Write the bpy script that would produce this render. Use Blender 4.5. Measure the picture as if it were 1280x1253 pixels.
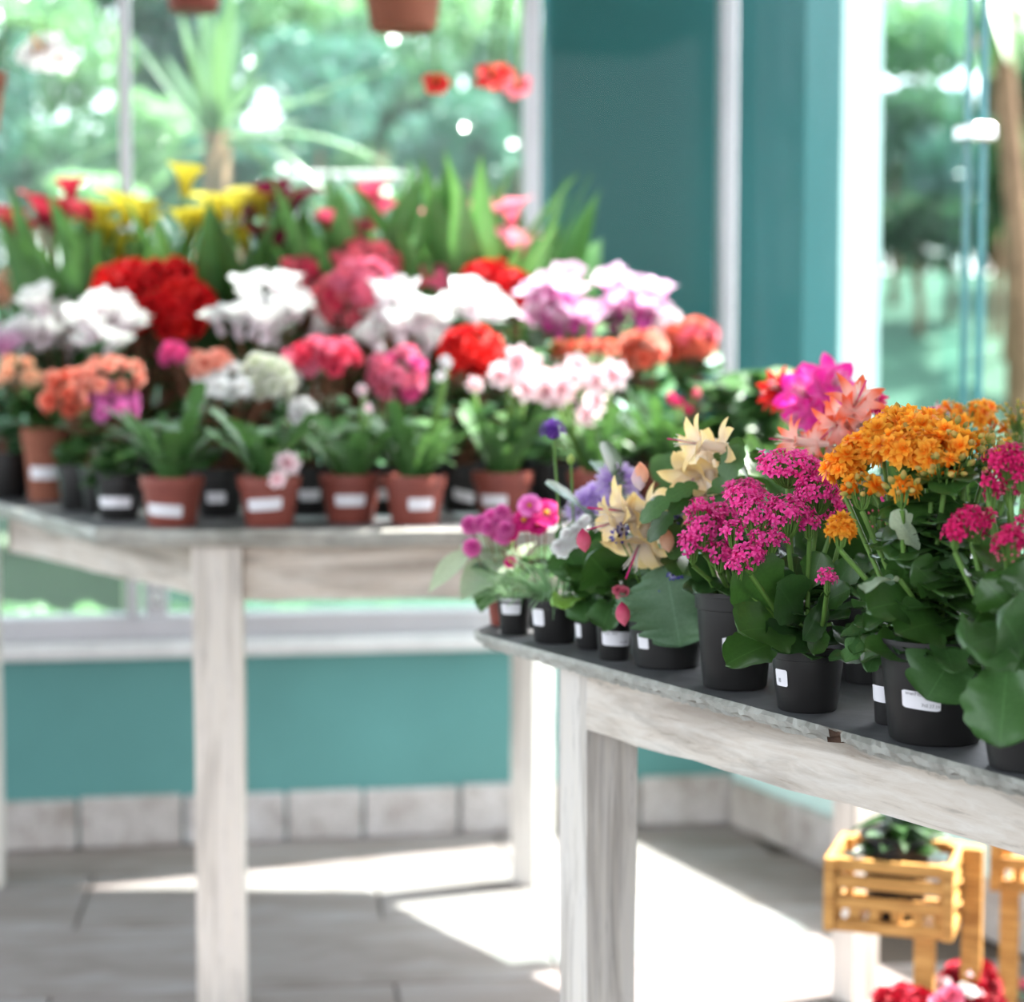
import bpy, math, random
import numpy as np
from mathutils import Matrix, Vector
R = math.radians
scene = bpy.context.scene
for o in list(bpy.data.objects): bpy.data.objects.remove(o)
COL = scene.collection

# ---------------------------------------------------------------- camera
F = 2400.0; CX, CY = 640.0, 626.5; HORIZON = 446.0
CAM_H = 1.15
PITCH = math.atan((CY - HORIZON) / F)
cam_d = bpy.data.cameras.new('camera'); cam = bpy.data.objects.new('camera', cam_d); COL.objects.link(cam)
cam_d.sensor_fit = 'HORIZONTAL'; cam_d.sensor_width = 36.0; cam_d.lens = 36.0 * F / 1280.0
cam.location = (0, 0, CAM_H); cam.rotation_euler = (math.pi/2 - PITCH, 0, 0)
cam_d.dof.use_dof = True; cam_d.dof.focus_distance = 1.86; cam_d.dof.aperture_fstop = 3.2
cam_d.clip_end = 200
scene.camera = cam
# ---------------------------------------------------------------- world, sun, exposure
scene.view_settings.view_transform = 'Standard'; scene.view_settings.look = 'None'
scene.view_settings.gamma = 1.0; scene.view_settings.use_curve_mapping = False
scene.view_settings.exposure = 1.66
SUN_H = Vector((0.93, 0.37, 0)).normalized(); SUN_E = R(59)
w = bpy.data.worlds.new('sky'); scene.world = w; w.use_nodes = True
nt = w.node_tree; nt.nodes.clear()
sky = nt.nodes.new('ShaderNodeTexSky'); sky.sky_type = 'NISHITA'; sky.sun_disc = False
sky.sun_elevation = SUN_E; sky.sun_rotation = math.atan2(SUN_H.x, SUN_H.y)
sky.air_density = 1.0; sky.dust_density = 2.5; sky.ozone_density = 1.0
bg = nt.nodes.new('ShaderNodeBackground'); bg.inputs['Strength'].default_value = 0.37
wo = nt.nodes.new('ShaderNodeOutputWorld')
hs = nt.nodes.new('ShaderNodeHueSaturation'); hs.inputs['Saturation'].default_value = 0.35
nt.links.new(sky.outputs[0], hs.inputs['Color']); nt.links.new(hs.outputs[0], bg.inputs[0]); nt.links.new(bg.outputs[0], wo.inputs[0])
sun_d = bpy.data.lights.new('sun', 'SUN'); sun_d.energy = 8.0; sun_d.angle = R(0.6); sun_d.color = (1.0, 0.96, 0.9)
sun = bpy.data.objects.new('sun', sun_d); COL.objects.link(sun)
sdir = Vector((SUN_H.x*math.cos(SUN_E), SUN_H.y*math.cos(SUN_E), math.sin(SUN_E)))
sun.rotation_euler = sdir.to_track_quat('Z', 'Y').to_euler(); sun.location = (6, 3, 8)

# ---------------------------------------------------------------- helpers
def ray(px, py):
    a = (px - CX) / F; b = -(py - CY) / F
    c, s = math.cos(PITCH), math.sin(PITCH)
    return Vector((a, c + b*s, -s + b*c))
def at(px, py, d):                       # the point of pixel (px, py) at depth y = d
    r = ray(px, py); r = r * (d / r.y); return Vector((r.x, r.y, r.z + CAM_H))
def onz(px, py, z):                      # the point of pixel (px, py) on the level z
    r = ray(px, py); r = r * ((z - CAM_H) / r.z); return Vector((r.x, r.y, z))
def lin(c):
    if isinstance(c, str):
        c = c.lstrip('#'); c = [int(c[i:i+2], 16)/255 for i in (0, 2, 4)]
    return tuple((x/12.92 if x <= .04045 else ((x+.055)/1.055)**2.4) for x in c)

def link(o, parent=None):
    COL.objects.link(o)
    if parent is not None: o.parent = parent
    return o
def tag(o, label=None, cat=None, group=None, kind=None):
    if label: o['label'] = label
    if cat: o['category'] = cat
    if group: o['group'] = group
    if kind: o['kind'] = kind
    return o
def empty(name, loc=(0, 0, 0), rz=0.0, label=None, cat=None, group=None, kind=None, parent=None):
    o = bpy.data.objects.new(name, None); o.empty_display_size = .05
    link(o, parent); o.location = loc; o.rotation_euler = (0, 0, rz)
    return tag(o, label, cat, group, kind)
def inst(mesh, name, parent, M=None):
    o = bpy.data.objects.new(name, mesh); link(o, parent)
    if M is not None: o.matrix_basis = M
    return o

class MB:
    def __init__(s): s.v = []; s.f = []; s.m = []; s.uv = []; s.n = 0
    def add(s, V, Fs, M=None, mi=0, uv=None):
        V = np.asarray(V, float)
        if M is not None:
            A = np.array(M); V = V @ A[:3, :3].T + A[:3, 3]
        s.v.append(V); s.f += [tuple(i + s.n for i in f) for f in Fs]; s.m += [mi]*len(Fs)
        s.uv.append(np.zeros((len(V), 2)) if uv is None else np.asarray(uv, float)); s.n += len(V)
        return s
    def mesh(s, name, mats, smooth=True):
        me = bpy.data.meshes.new(name)
        V = np.concatenate(s.v); me.from_pydata(V.tolist(), [], s.f)
        if not isinstance(mats, (list, tuple)): mats = [mats]
        for m in mats: me.materials.append(m)
        me.polygons.foreach_set('material_index', s.m)
        me.polygons.foreach_set('use_smooth', [smooth]*len(s.f))
        uvs = np.concatenate(s.uv)
        lay = me.uv_layers.new(name='UVMap')
        li = np.empty(len(me.loops), dtype=np.int32); me.loops.foreach_get('vertex_index', li)
        lay.data.foreach_set('uv', uvs[li].astype(np.float32).ravel())
        me.update(); return me
    def obj(s, name, mats, parent=None, smooth=False, M=None):
        return inst(s.mesh(name, mats, smooth), name, parent, M)
    def box(s, a, b, M=None, mi=0, bev=0.0):
        x0, y0, z0 = a; x1, y1, z1 = b
        if bev <= 0:
            V = [(x0,y0,z0),(x1,y0,z0),(x1,y1,z0),(x0,y1,z0),(x0,y0,z1),(x1,y0,z1),(x1,y1,z1),(x0,y1,z1)]
            Fs = [(0,3,2,1),(4,5,6,7),(0,1,5,4),(1,2,6,5),(2,3,7,6),(3,0,4,7)]
            return s.add(V, Fs, M, mi)
        c = bev; V = []; Fs = []
        for z, i in ((z0, c), (z0+c, 0), (z1-c, 0), (z1, c)):
            for (x, y, sx, sy) in ((x0,y0,1,1),(x1,y0,-1,1),(x1,y1,-1,-1),(x0,y1,1,-1)):
                p = [(x+sx*(i+c), y+sy*i), (x+sx*i, y+sy*(i+c))]
                if (sx*sy) > 0: p = p[::-1]
                V += [(q[0], q[1], z) for q in p]
        for k in range(3):
            for j in range(8):
                a0 = k*8+j; a1 = k*8+(j+1) % 8; Fs.append((a0, a1, a1+8, a0+8))
        Fs.append(tuple(range(7, -1, -1))); Fs.append(tuple(range(24, 32)))
        return s.add(V, Fs, M, mi)
    def tube(s, pts, r, n=5, mi=0, cap=True, r1=None):
        pts = [Vector(p) for p in pts]; V = []; Fs = []; up = Vector((.31, .17, .93))
        N = len(pts)
        for i, p in enumerate(pts):
            t = (pts[min(i+1, N-1)] - pts[max(i-1, 0)])
            if t.length < 1e-9: t = Vector((0, 0, 1))
            t.normalize(); a = t.cross(up)
            if a.length < 1e-3: a = t.cross(Vector((1, 0, 0)))
            a.normalize(); b = t.cross(a)
            rr = r if r1 is None else r + (r1 - r)*i/(N-1)
            for k in range(n):
                th = 2*math.pi*k/n; V.append(p + a*(rr*math.cos(th)) + b*(rr*math.sin(th)))
        for i in range(N-1):
            for k in range(n):
                Fs.append((i*n+k, i*n+(k+1) % n, (i+1)*n+(k+1) % n, (i+1)*n+k))
        if cap: Fs.append(tuple(range(n))[::-1]); Fs.append(tuple(range((N-1)*n, N*n)))
        return s.add([tuple(v) for v in V], Fs, None, mi)
    def lathe(s, prof, n=24, M=None, mi=0, cap0=False, cap1=False):
        V = []; Fs = []
        for (r, z) in prof:
            for k in range(n):
                th = 2*math.pi*k/n; V.append((r*math.cos(th), r*math.sin(th), z))
        for i in range(len(prof)-1):
            for k in range(n):
                Fs.append((i*n+k, i*n+(k+1) % n, (i+1)*n+(k+1) % n, (i+1)*n+k))
        if cap0: Fs.append(tuple(range(n))[::-1])
        if cap1: Fs.append(tuple(range((len(prof)-1)*n, len(prof)*n)))
        return s.add(V, Fs, M, mi)

# ---------------------------------------------------------------- materials
class NT:
    def __init__(s, name):
        s.m = bpy.data.materials.new(name); s.m.use_nodes = True; s.t = s.m.node_tree; s.t.nodes.clear()
        s.out = s.n('ShaderNodeOutputMaterial')
    def n(s, typ, **k):
        x = s.t.nodes.new(typ)
        for a, b in k.items(): setattr(x, a, b)
        return x
    def l(s, a, b): s.t.links.new(a, b)
    def bsdf(s, rough=.6, spec=.4):
        b = s.n('ShaderNodeBsdfPrincipled'); b.inputs['Roughness'].default_value = rough
        b.inputs['Specular IOR Level'].default_value = spec; return b
    def noise(s, scale, detail=4, vec=None, rough=.55, dist=0):
        x = s.n('ShaderNodeTexNoise'); x.inputs['Scale'].default_value = scale; x.inputs['Detail'].default_value = detail
        x.inputs['Roughness'].default_value = rough; x.inputs['Distortion'].default_value = dist
        if vec is not None: s.l(vec, x.inputs['Vector'])
        return x.outputs['Fac']
    def coord(s, which='Object', sc=None):
        c = s.n('ShaderNodeTexCoord').outputs[which]
        if sc is None: return c
        m = s.n('ShaderNodeMapping'); m.inputs['Scale'].default_value = sc; s.l(c, m.inputs['Vector']); return m.outputs[0]
    def ramp(s, fac, stops):
        r = s.n('ShaderNodeValToRGB'); e = r.color_ramp.elements
        while len(e) < len(stops): e.new(.5)
        for i, (p, c) in enumerate(stops): e[i].position = p; e[i].color = (*c, 1)
        s.l(fac, r.inputs[0]); return r.outputs[0]
    def mix(s, fac, a, b, mode='MIX'):
        x = s.n('ShaderNodeMix', data_type='RGBA', blend_type=mode)
        for v, i in ((fac, 0), (a, 6), (b, 7)):
            if hasattr(v, 'is_linked'): s.l(v, x.inputs[i])
            else: x.inputs[i].default_value = (*v, 1) if isinstance(v, tuple) else v
        return x.outputs[2]
    def bump(s, fac, strength, dist, b):
        x = s.n('ShaderNodeBump'); x.inputs['Strength'].default_value = strength; x.inputs['Distance'].default_value = dist
        s.l(fac, x.inputs['Height']); s.l(x.outputs[0], b.inputs['Normal'])
    def done(s, sh): s.l(sh, s.out.inputs[0]); return s.m

def plain(name, c, rough=.6, spec=.4, var=.12, scale=12, metal=0, bump=0):
    t = NT(name); b = t.bsdf(rough, spec); c = lin(c)
    f = t.noise(scale, 4, t.coord())
    col = t.ramp(f, [(.3, tuple(x*(1-var) for x in c)), (.7, tuple(min(1, x*(1+var)) for x in c))])
    t.l(col, b.inputs['Base Color']); b.inputs['Metallic'].default_value = metal
    if bump: t.bump(f, bump, .002, b)
    return t.done(b.outputs[0])

def whitewash(name, sc, warm=(.58,.51,.44)):
    t = NT(name); b = t.bsdf(.75, .25)
    co = t.coord('Object', sc)
    f = t.noise(9, 8, co, .65, .6); g = t.noise(2.3, 5, co, .6, 1.2)
    c1 = t.ramp(f, [(.26, (.26,.23,.20)), (.40, warm), (.62, (.66,.61,.55)), (.8, (.74,.70,.65))])
    c2 = t.ramp(g, [(.34, (.30,.27,.25)), (.52, (1,1,1))])
    t.l(t.mix(.55, c1, c2, 'MULTIPLY'), b.inputs['Base Color']); t.bump(f, .35, .003, b)
    return t.done(b.outputs[0])

def slate(name, dark=(.055,.057,.062), light=(.15,.15,.155)):
    t = NT(name); b = t.bsdf(.55, .45); co = t.coord()
    f = t.noise(7, 8, co, .65, .4); g = t.noise(45, 4, co)
    c = t.ramp(f, [(.32, dark), (.7, light)])
    t.l(t.mix(.4, c, t.ramp(g, [(.3, (.6,.6,.6)), (.75, (1.25,1.25,1.25))]), 'MULTIPLY'), b.inputs['Base Color'])
    t.bump(f, .4, .004, b); return t.done(b.outputs[0])

def leaf_mat(name, c1, c2, trans=.3, rough=.42, spec=.5, pat=None, tip=None):
    t = NT(name); c1 = lin(c1); c2 = lin(c2); b = t.bsdf(rough, spec)
    oi = t.n('ShaderNodeObjectInfo').outputs['Random']
    uv = t.n('ShaderNodeTexCoord').outputs['UV']; sp = t.n('ShaderNodeSeparateXYZ'); t.l(uv, sp.inputs[0])
    base = t.mix(oi, c1, c2)
    nz = t.noise(26, 4, t.coord('Object'))
    base = t.mix(.5, base, t.ramp(nz, [(.3, (.62,.66,.55)), (.72, (1.25,1.2,1.1))]), 'MULTIPLY')
    # pale midrib
    m = t.n('ShaderNodeMath', operation='SUBTRACT'); t.l(sp.outputs[0], m.inputs[0]); m.inputs[1].default_value = .5
    a = t.n('ShaderNodeMath', operation='ABSOLUTE'); t.l(m.outputs[0], a.inputs[0])
    rib = t.ramp(a.outputs[0], [(0.0, (1,1,1)), (.022, (0,0,0))])
    base = t.mix(t.mix(.22, (0,0,0), rib), base, tuple(min(1, x*2.2+.03) for x in c2))
    if pat:
        pf = t.ramp(a.outputs[0], [(.14, (0,0,0)), (.2, (1,1,1)), (.33, (1,1,1)), (.42, (0,0,0))])
        base = t.mix(t.mix(.6, (0,0,0), pf), base, lin(pat))
    t.l(base, b.inputs['Base Color'])
    tr = t.n('ShaderNodeBsdfTranslucent'); t.l(t.mix(.6, base, tuple(min(1, x*2) for x in (c2[0]*1.1, c2[1]*1.1, c2[2]*.7))), tr.inputs['Color'])
    mx = t.n('ShaderNodeMixShader'); mx.inputs[0].default_value = trans
    t.l(b.outputs[0], mx.inputs[1]); t.l(tr.outputs[0], mx.inputs[2])
    return t.done(mx.outputs[0])

def petal_mat(name, base, tip, var=.18, trans=.35):
    t = NT(name); base = lin(base); tip = lin(tip); b = t.bsdf(.6, .25)
    oi = t.n('ShaderNodeObjectInfo').outputs['Random']
    uv = t.n('ShaderNodeTexCoord').outputs['UV']; sp = t.n('ShaderNodeSeparateXYZ'); t.l(uv, sp.inputs[0])
    f = t.ramp(sp.outputs[1], [(.15, (0,0,0)), (.75, (1,1,1))])
    c = t.mix(f, base, tip)
    v = t.ramp(oi, [(0, (1-var,)*3), (1, (1+var*.6,)*3)])
    c = t.mix(1.0, c, v, 'MULTIPLY')
    t.l(c, b.inputs['Base Color'])
    tr = t.n('ShaderNodeBsdfTranslucent'); t.l(c, tr.inputs['Color'])
    mx = t.n('ShaderNodeMixShader'); mx.inputs[0].default_value = trans
    t.l(b.outputs[0], mx.inputs[1]); t.l(tr.outputs[0], mx.inputs[2])
    return t.done(mx.outputs[0])

def glass_mat(name, tint=(.93,.97,.96), haze=.06, hazec=(.8,.9,.9), refl=.12):
    t = NT(name)
    tr = t.n('ShaderNodeBsdfTransparent'); tr.inputs[0].default_value = (*tint, 1)
    gl = t.n('ShaderNodeBsdfGlossy'); gl.inputs['Roughness'].default_value = .02
    df = t.n('ShaderNodeBsdfTranslucent'); df.inputs[0].default_value = (*hazec, 1)
    d2 = t.n('ShaderNodeBsdfDiffuse'); d2.inputs[0].default_value = (*hazec, 1)
    fr = t.n('ShaderNodeLayerWeight'); fr.inputs['Blend'].default_value = refl
    m0 = t.n('ShaderNodeMixShader'); m0.inputs[0].default_value = .5; t.l(df.outputs[0], m0.inputs[1]); t.l(d2.outputs[0], m0.inputs[2])
    m1 = t.n('ShaderNodeMixShader'); m1.inputs[0].default_value = haze; t.l(tr.outputs[0], m1.inputs[1]); t.l(m0.outputs[0], m1.inputs[2])
    m2 = t.n('ShaderNodeMixShader'); t.l(fr.outputs['Fresnel'], m2.inputs[0]); t.l(m1.outputs[0], m2.inputs[1]); t.l(gl.outputs[0], m2.inputs[2])
    return t.done(m2.outputs[0])

M_slate = slate('slate_top'); M_slate_edge = slate('slate_edge', (.22,.215,.19), (.46,.45,.41))
M_woodX = whitewash('whitewashed_wood_long', (1.2, 14, 9)); M_woodZ = whitewash('whitewashed_wood_upright', (14, 14, 1.1), (.64,.60,.56))
M_teal = plain('teal_paint', (.33,.53,.52), .55, .3, .06, 3)
M_teal_deep = plain('teal_paint_deep', (.11,.33,.335), .5, .3, .05, 2)
M_aqua = plain('pale_aqua_paint', (.76,.86,.845), .6, .3, .05, 5)
M_metal = plain('grey_metal', (.72,.71,.73), .35, .5, .04, 10, .35)
M_sill = plain('pale_sill', (.80,.79,.79), .55, .3, .1, 14)
M_white = plain('white_paint', (.88,.88,.87), .6, .3, .03, 4)
M_clip = plain('steel_clip', (.85,.86,.86), .2, .5, .03, 8, .8)
M_terra = plain('terracotta_plastic', (.51,.26,.22), .55, .35, .1, 18)
M_terra_old = plain('terracotta_clay', (.55,.34,.27), .8, .2, .15, 18)
M_black = plain('black_plastic', (.125,.12,.12), .42, .45, .12, 30)
M_soil = plain('soil', (.19,.14,.11), .95, .1, .5, 60, 0, .8)
M_pine = None
M_label = plain('white_label', (.90,.89,.91), .5, .3, .03, 40)
M_ink = plain('label_ink', (.36,.34,.37), .6, .2, .1, 40)
M_glass = glass_mat('window_glass', (.92,.98,.965), .045, (.86,.95,.93)); M_glass_clear = glass_mat('clear_window_glass', (.93,.98,.97), .003, (.86,.95,.93))
M_door_glass = glass_mat('door_glass', (.88,.955,.96), .003, (.66,.85,.86), .05)
M_glass_edge = plain('green_glass_edge', (.20,.45,.47), .2, .5, .05, 8)
def pine():
    t = NT('pine_wood'); b = t.bsdf(.55, .35); co = t.coord('Object', (2, 16, 16))
    f = t.noise(6, 6, co, .6, .8)
    t.l(t.ramp(f, [(.3, lin('#9a6a34')), (.55, lin('#c89652')), (.8, lin('#dcb070'))]), b.inputs['Base Color'])
    return t.done(b.outputs[0])
M_pine = pine()
def stone_mat():
    t = NT('pale_granite'); b = t.bsdf(.8, .25); oi = t.n('ShaderNodeObjectInfo').outputs['Random']
    f = t.noise(14, 8, t.coord('Object'), .7); g = t.noise(90, 3, t.coord('Object'))
    c = t.ramp(f, [(.28, (.30,.26,.23)), (.5, (.47,.44,.42)), (.75, (.58,.56,.55))])
    c = t.mix(.4, c, t.ramp(g, [(.3, (.7,.68,.66)), (.7, (1.2,1.2,1.2))]), 'MULTIPLY')
    c = t.mix(1, c, t.ramp(oi, [(0, (.86,.82,.78)), (1, (1.05,1.05,1.08))]), 'MULTIPLY')
    t.l(c, b.inputs['Base Color']); t.bump(f, .5, .01, b); return t.done(b.outputs[0])
M_stone = stone_mat()
def floor_mat():
    t = NT('paving'); b = t.bsdf(.7, .3); oi = t.n('ShaderNodeObjectInfo').outputs['Random']
    f = t.noise(3.2, 7, t.coord('Object', (1, 2.4, 1)), .6, .7)
    c = t.ramp(f, [(.28, (.17,.135,.115)), (.5, (.245,.21,.195)), (.75, (.31,.285,.275))])
    c = t.mix(1, c, t.ramp(oi, [(0, (.88,.86,.85)), (1, (1.04,1.04,1.06))]), 'MULTIPLY')
    t.l(c, b.inputs['Base Color']); t.bump(f, .3, .004, b); return t.done(b.outputs[0])
M_floor = floor_mat(); M_grout = plain('grout', (.38,.34,.31), .9, .1, .1, 20)
def grass_mat():
    t = NT('lawn'); b = t.bsdf(.8, .2); f = t.noise(1.3, 6, t.coord('Object'), .65, .5); g = t.noise(22, 4, t.coord('Object'))
    c = t.ramp(f, [(.3, lin('#26402f')), (.52, lin('#335443')), (.66, lin('#41644f')), (.78, lin('#6d6a5a'))])
    c = t.mix(.5, c, t.ramp(g, [(.3, (.6,.65,.6)), (.7, (1.25,1.2,1.2))]), 'MULTIPLY')
    t.l(c, b.inputs['Base Color']); t.bump(g, .6, .03, b); return t.done(b.outputs[0])
M_lawn = grass_mat()
M_bark = plain('bark', (.46,.37,.29), .9, .15, .35, 14, 0, .8)
M_palebark = plain('pale_bark', (.72,.64,.56), .9, .15, .25, 10, 0, .6)
M_garden_wall = plain('white_garden_wall', (.86,.85,.83), .8, .2, .08, 4)
M_olive = plain('olive_grey_render', (.36,.41,.33), .85, .15, .08, 4)

L_mid = leaf_mat('leaf_mid', '#32552c', '#4c7440', .15)
L_dark = leaf_mat('leaf_dark', '#233f20', '#365a2c', .2, .38)
L_kal = leaf_mat('leaf_kalanchoe', '#2c4c22', '#446a30', .16, .34, .55)
L_bright = leaf_mat('leaf_bright', '#5f9138', '#8cb858', .4)
L_grey = leaf_mat('leaf_grey', '#8aa088', '#aebfa8', .2, .6)
L_cin = leaf_mat('leaf_cineraria', '#4d6c52', '#65866a', .22, .6)
L_cyc = leaf_mat('leaf_cyclamen', '#2f5a34', '#44784a', .22, .45, .4, '#9fb8a4')
L_strap = leaf_mat('leaf_strap', '#3c6636', '#5a844e', .2)
L_sunlit = leaf_mat('leaf_sunlit_strap', '#7fae78', '#b2d2a4', .4)  # pale green that puts sunlight into the strap leaf colour
L_grass = leaf_mat('leaf_grassy', '#628a66', '#94b894', .3, .55)
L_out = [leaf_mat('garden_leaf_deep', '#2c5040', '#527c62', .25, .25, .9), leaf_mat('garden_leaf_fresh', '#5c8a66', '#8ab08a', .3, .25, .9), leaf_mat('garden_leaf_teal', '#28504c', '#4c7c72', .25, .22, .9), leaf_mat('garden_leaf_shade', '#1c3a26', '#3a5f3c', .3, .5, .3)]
L_yuc = leaf_mat('garden_sword_leaf', '#3f6444', '#6f9468', .2, .3, .7)
M_stem = plain('green_stem', (.38,.52,.24), .55, .3, .15, 20)
M_stem_red = plain('brown_stem', (.45,.30,.22), .6, .3, .15, 20)

_pm = {}
PETALS = {'red': ('#8e0c10', '#e01820'), 'scarlet': ('#b01018', '#f02a26'), 'pink': ('#e2527c', '#f58aa8'), 'rose': ('#c42848', '#ee5070'), 'coralpink': ('#d04656', '#f88090'),
    'salmon': ('#e87860', '#f8b09c'), 'coral': ('#e0503c', '#f28068'), 'white': ('#f6e8ee', '#fdfdfb'), 'cream': ('#dde8b8', '#fbfbee'), 'blush': ('#f0b8c4', '#fbe8ec'),
    'lilacpink': ('#d050a8', '#f6d4ea'), 'orchid': ('#d83aa6', '#f08ace'), 'magenta': ('#e42c8c', '#ff5cb2'), 'crimson': ('#c01054', '#ee2a7c'), 'orange': ('#ff8c12', '#ffb83c'),
    'yellow': ('#b0a028', '#dccb48'), 'paleyellow': ('#fff2e4', '#ffe4a4'), 'peach': ('#f0a884', '#f8c8a8'), 'maroon': ('#38101e', '#702038'), 'darkred': ('#8c1c34', '#c8384c'),
    'callapink': ('#d85878', '#f08ca0'), 'callarose': ('#b83850', '#dc5a78'), 'lavender': ('#bc94dc', '#e6d0f6'), 'violet': ('#6a3aa0', '#9868c8'), 'blue': ('#e8e8f8', '#4a36a8'), 'pompon': ('#c83a94', '#ec7cc0'),
    'fuchsia': ('#ff9ae0', '#f030a8'), 'coralstar': ('#fbdcd4', '#f06a48'), 'primula': ('#a80c58', '#d82080'), 'greenbud': ('#86a850', '#b8c878'), 'orangebud': ('#98b058', '#d8b868'), 'pinkbud': ('#c87880', '#f0a8a8'), 'rosebud': ('#c03060', '#e87890'), 'magbud': ('#c87870', '#e8588c'), 'gold': ('#d89818', '#f0cc30'), 'whiteish': ('#fbf4ec','#ffffff'), 'deepred': ('#5a0810', '#a41226'), 'hotpink': ('#d02c7c', '#f060a4')}
def P(c):
    if c not in _pm: _pm[c] = petal_mat('petal_' + c, *PETALS[c])
    return _pm[c]

# ---------------------------------------------------------------- leaf and petal shapes
def prof_ovate(u): return max(0.0, math.sin(math.pi*min(1, u**.75)))**.8
def prof_round(u): return max(.0, 1-abs(2*u-1)**2.4)**.55
def prof_spat(u): return max(0.0, (.16+.84*min(1, u*1.6)**1.3)*(1-max(0, (u-.55)/.45)**2.6)**.6)
def prof_obov(u): return max(0.0, (.13+.87*min(1, max(0, u-.04)*1.75)**1.2)*(1-max(0, (u-.52)/.48)**2.3)**.55)
def prof_oval(u): return max(0.0, math.sin(math.pi*min(1, u**.85)))**.62
def prof_strap(u): return min(1, .45+u*1.6)*(1-u**2.6)**.7
def prof_lance(u): return max(0.0, math.sin(math.pi*min(1, (.05+.95*u)**.7)))**.9
def prof_point(u): return max(0.0, (.4+.9*u)*(1-u**2.2)**.9)
def prof_petal(u): return (.22+.9*u**.8)*max(0.0, 1-u**5)**.5
def prof_heart(u): return (.2+1.0*u**.7)*max(0.0, 1-u**7)**.5
def blade(L=1, W=.5, prof=prof_ovate, nl=6, nw=4, bend=0., cup=0., ruffle=0., teeth=0, tooth=.0, twist=0., fold=0., notch=0., seed=0, lobe=None):
    V = []; UV = []; y = z = 0.0; th = 0.0; ph = seed*1.7
    for i in range(nl+1):
        u = i/nl
        if i:
            th = bend*(i-.5)/nl; y += L/nl*math.cos(th); z += L/nl*math.sin(th)
        tn = bend*u; hw = W/2*prof(u)
        if teeth:
            k = (u*teeth) % 1.0; hw *= 1 - tooth*abs(2*k-1)**1.5
        if lobe: hw *= lobe(u)
        for j in range(nw+1):
            v = 2*j/nw-1
            x = v*hw; h = cup*hw*v*v - fold*hw*(1-abs(v)) + ruffle*W*(abs(v)**1.5)*math.sin(ph+u*11+v*2.3)
            yy = y - h*math.sin(tn); zz = z + h*math.cos(tn)
            if notch: yy -= notch*L*(1-abs(v))*max(0, u-.7)/.3*.6
            if twist:
                a = twist*u; x, zz = x*math.cos(a)-(zz-z)*math.sin(a), z+(zz-z)*math.cos(a)+x*math.sin(a)
            V.append((x, yy, zz)); UV.append(((v+1)/2, u))
    Fs = [(i*(nw+1)+j, i*(nw+1)+j+1, (i+1)*(nw+1)+j+1, (i+1)*(nw+1)+j) for i in range(nl) for j in range(nw)]
    return V, Fs, UV
_leaf = {}
def leaf(kind, mat, k=0):
    key = (kind, mat.name, k)
    if key in _leaf: return _leaf[key]
    rg = random.Random(hash(kind) % 1000 + k*77) if False else random.Random(k*77+len(kind))
    b = MB(); s = k
    if kind == 'ovate': p = blade(1, .62, prof_ovate, 7, 4, rg.uniform(-.7, .1), rg.uniform(.05, .3), .02, seed=s)
    elif kind == 'begonia': p = blade(1, .86, prof_round, 8, 6, rg.uniform(-.9, -.1), rg.uniform(-.1, .3), .04, 5, .10, seed=s)
    elif kind == 'kal': p = blade(1, .72, prof_obov, 40, 8, rg.uniform(-.7, .2), rg.uniform(.1, .35), .05, 6, .07, seed=s)
    elif kind == 'oak': p = blade(1, .66, prof_obov, 44, 8, rg.uniform(-.9, .1), rg.uniform(.05, .3), .06, 4, .24, seed=s)
    elif kind == 'big': p = blade(1, .90, prof_obov, 48, 10, rg.uniform(-.6, .1), rg.uniform(-.1, .25), .085, 7, .10, seed=s)
    elif kind == 'heart': p = blade(1, 1.0, prof_round, 9, 6, rg.uniform(-.5, .1), rg.uniform(-.1, .2), .03, 6, .05, seed=s)
    elif kind == 'cin': p = blade(1, 1.05, prof_round, 60, 10, rg.uniform(-.6, -.2), -.05, .09, 8, .26, seed=s)
    elif kind == 'strap': p = blade(1, .10, prof_strap, 10, 2, rg.uniform(-1.3, -.3), .5, 0, twist=rg.uniform(-.5, .5))
    elif kind == 'calla': p = blade(1, .22, prof_lance, 10, 4, rg.uniform(-.6, .0), .25, .02, seed=s, twist=rg.uniform(-.6, .6))
    elif kind == 'lance': p = blade(1, .34, prof_lance, 8, 4, rg.uniform(-.9, .2), .2, .02, seed=s)
    elif kind == 'grass': p = blade(1, .035, prof_strap, 9, 2, rg.uniform(-1.5, -.5), .4, 0, twist=rg.uniform(-.4, .4))
    elif kind == 'sword': p = blade(1, .085, prof_strap, 12, 2, [-.1, -.35, -.8, -1.3][k % 4], .35, 0)
    elif kind == 'cactus':            # a chain of four flat notched segments
        seg = lambda u: .45 + .55*math.sin(math.pi*((u*4) % 1.0))**.55
        p = blade(1, .19, lambda u: min(1, .6+u*2), 32, 4, rg.uniform(-1.1, .1), .15, 0, 12, .12, twist=rg.uniform(-.6, .6), lobe=seg)
    elif kind == 'seg':               # shorter arching branch of two wide segments
        seg = lambda u: .5 + .5*math.sin(math.pi*((u*2) % 1.0))**.5
        p = blade(1, .32, lambda u: min(1, .6+u*2)*(1-.5*max(0, u-.85)/.15), 36, 4, rg.uniform(-1.3, -.3), .12, .02, 6, .24, lobe=seg)
    b.add(p[0], p[1], None, 0, p[2])
    _leaf[key] = b.mesh('leaf', mat); return _leaf[key]

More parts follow.
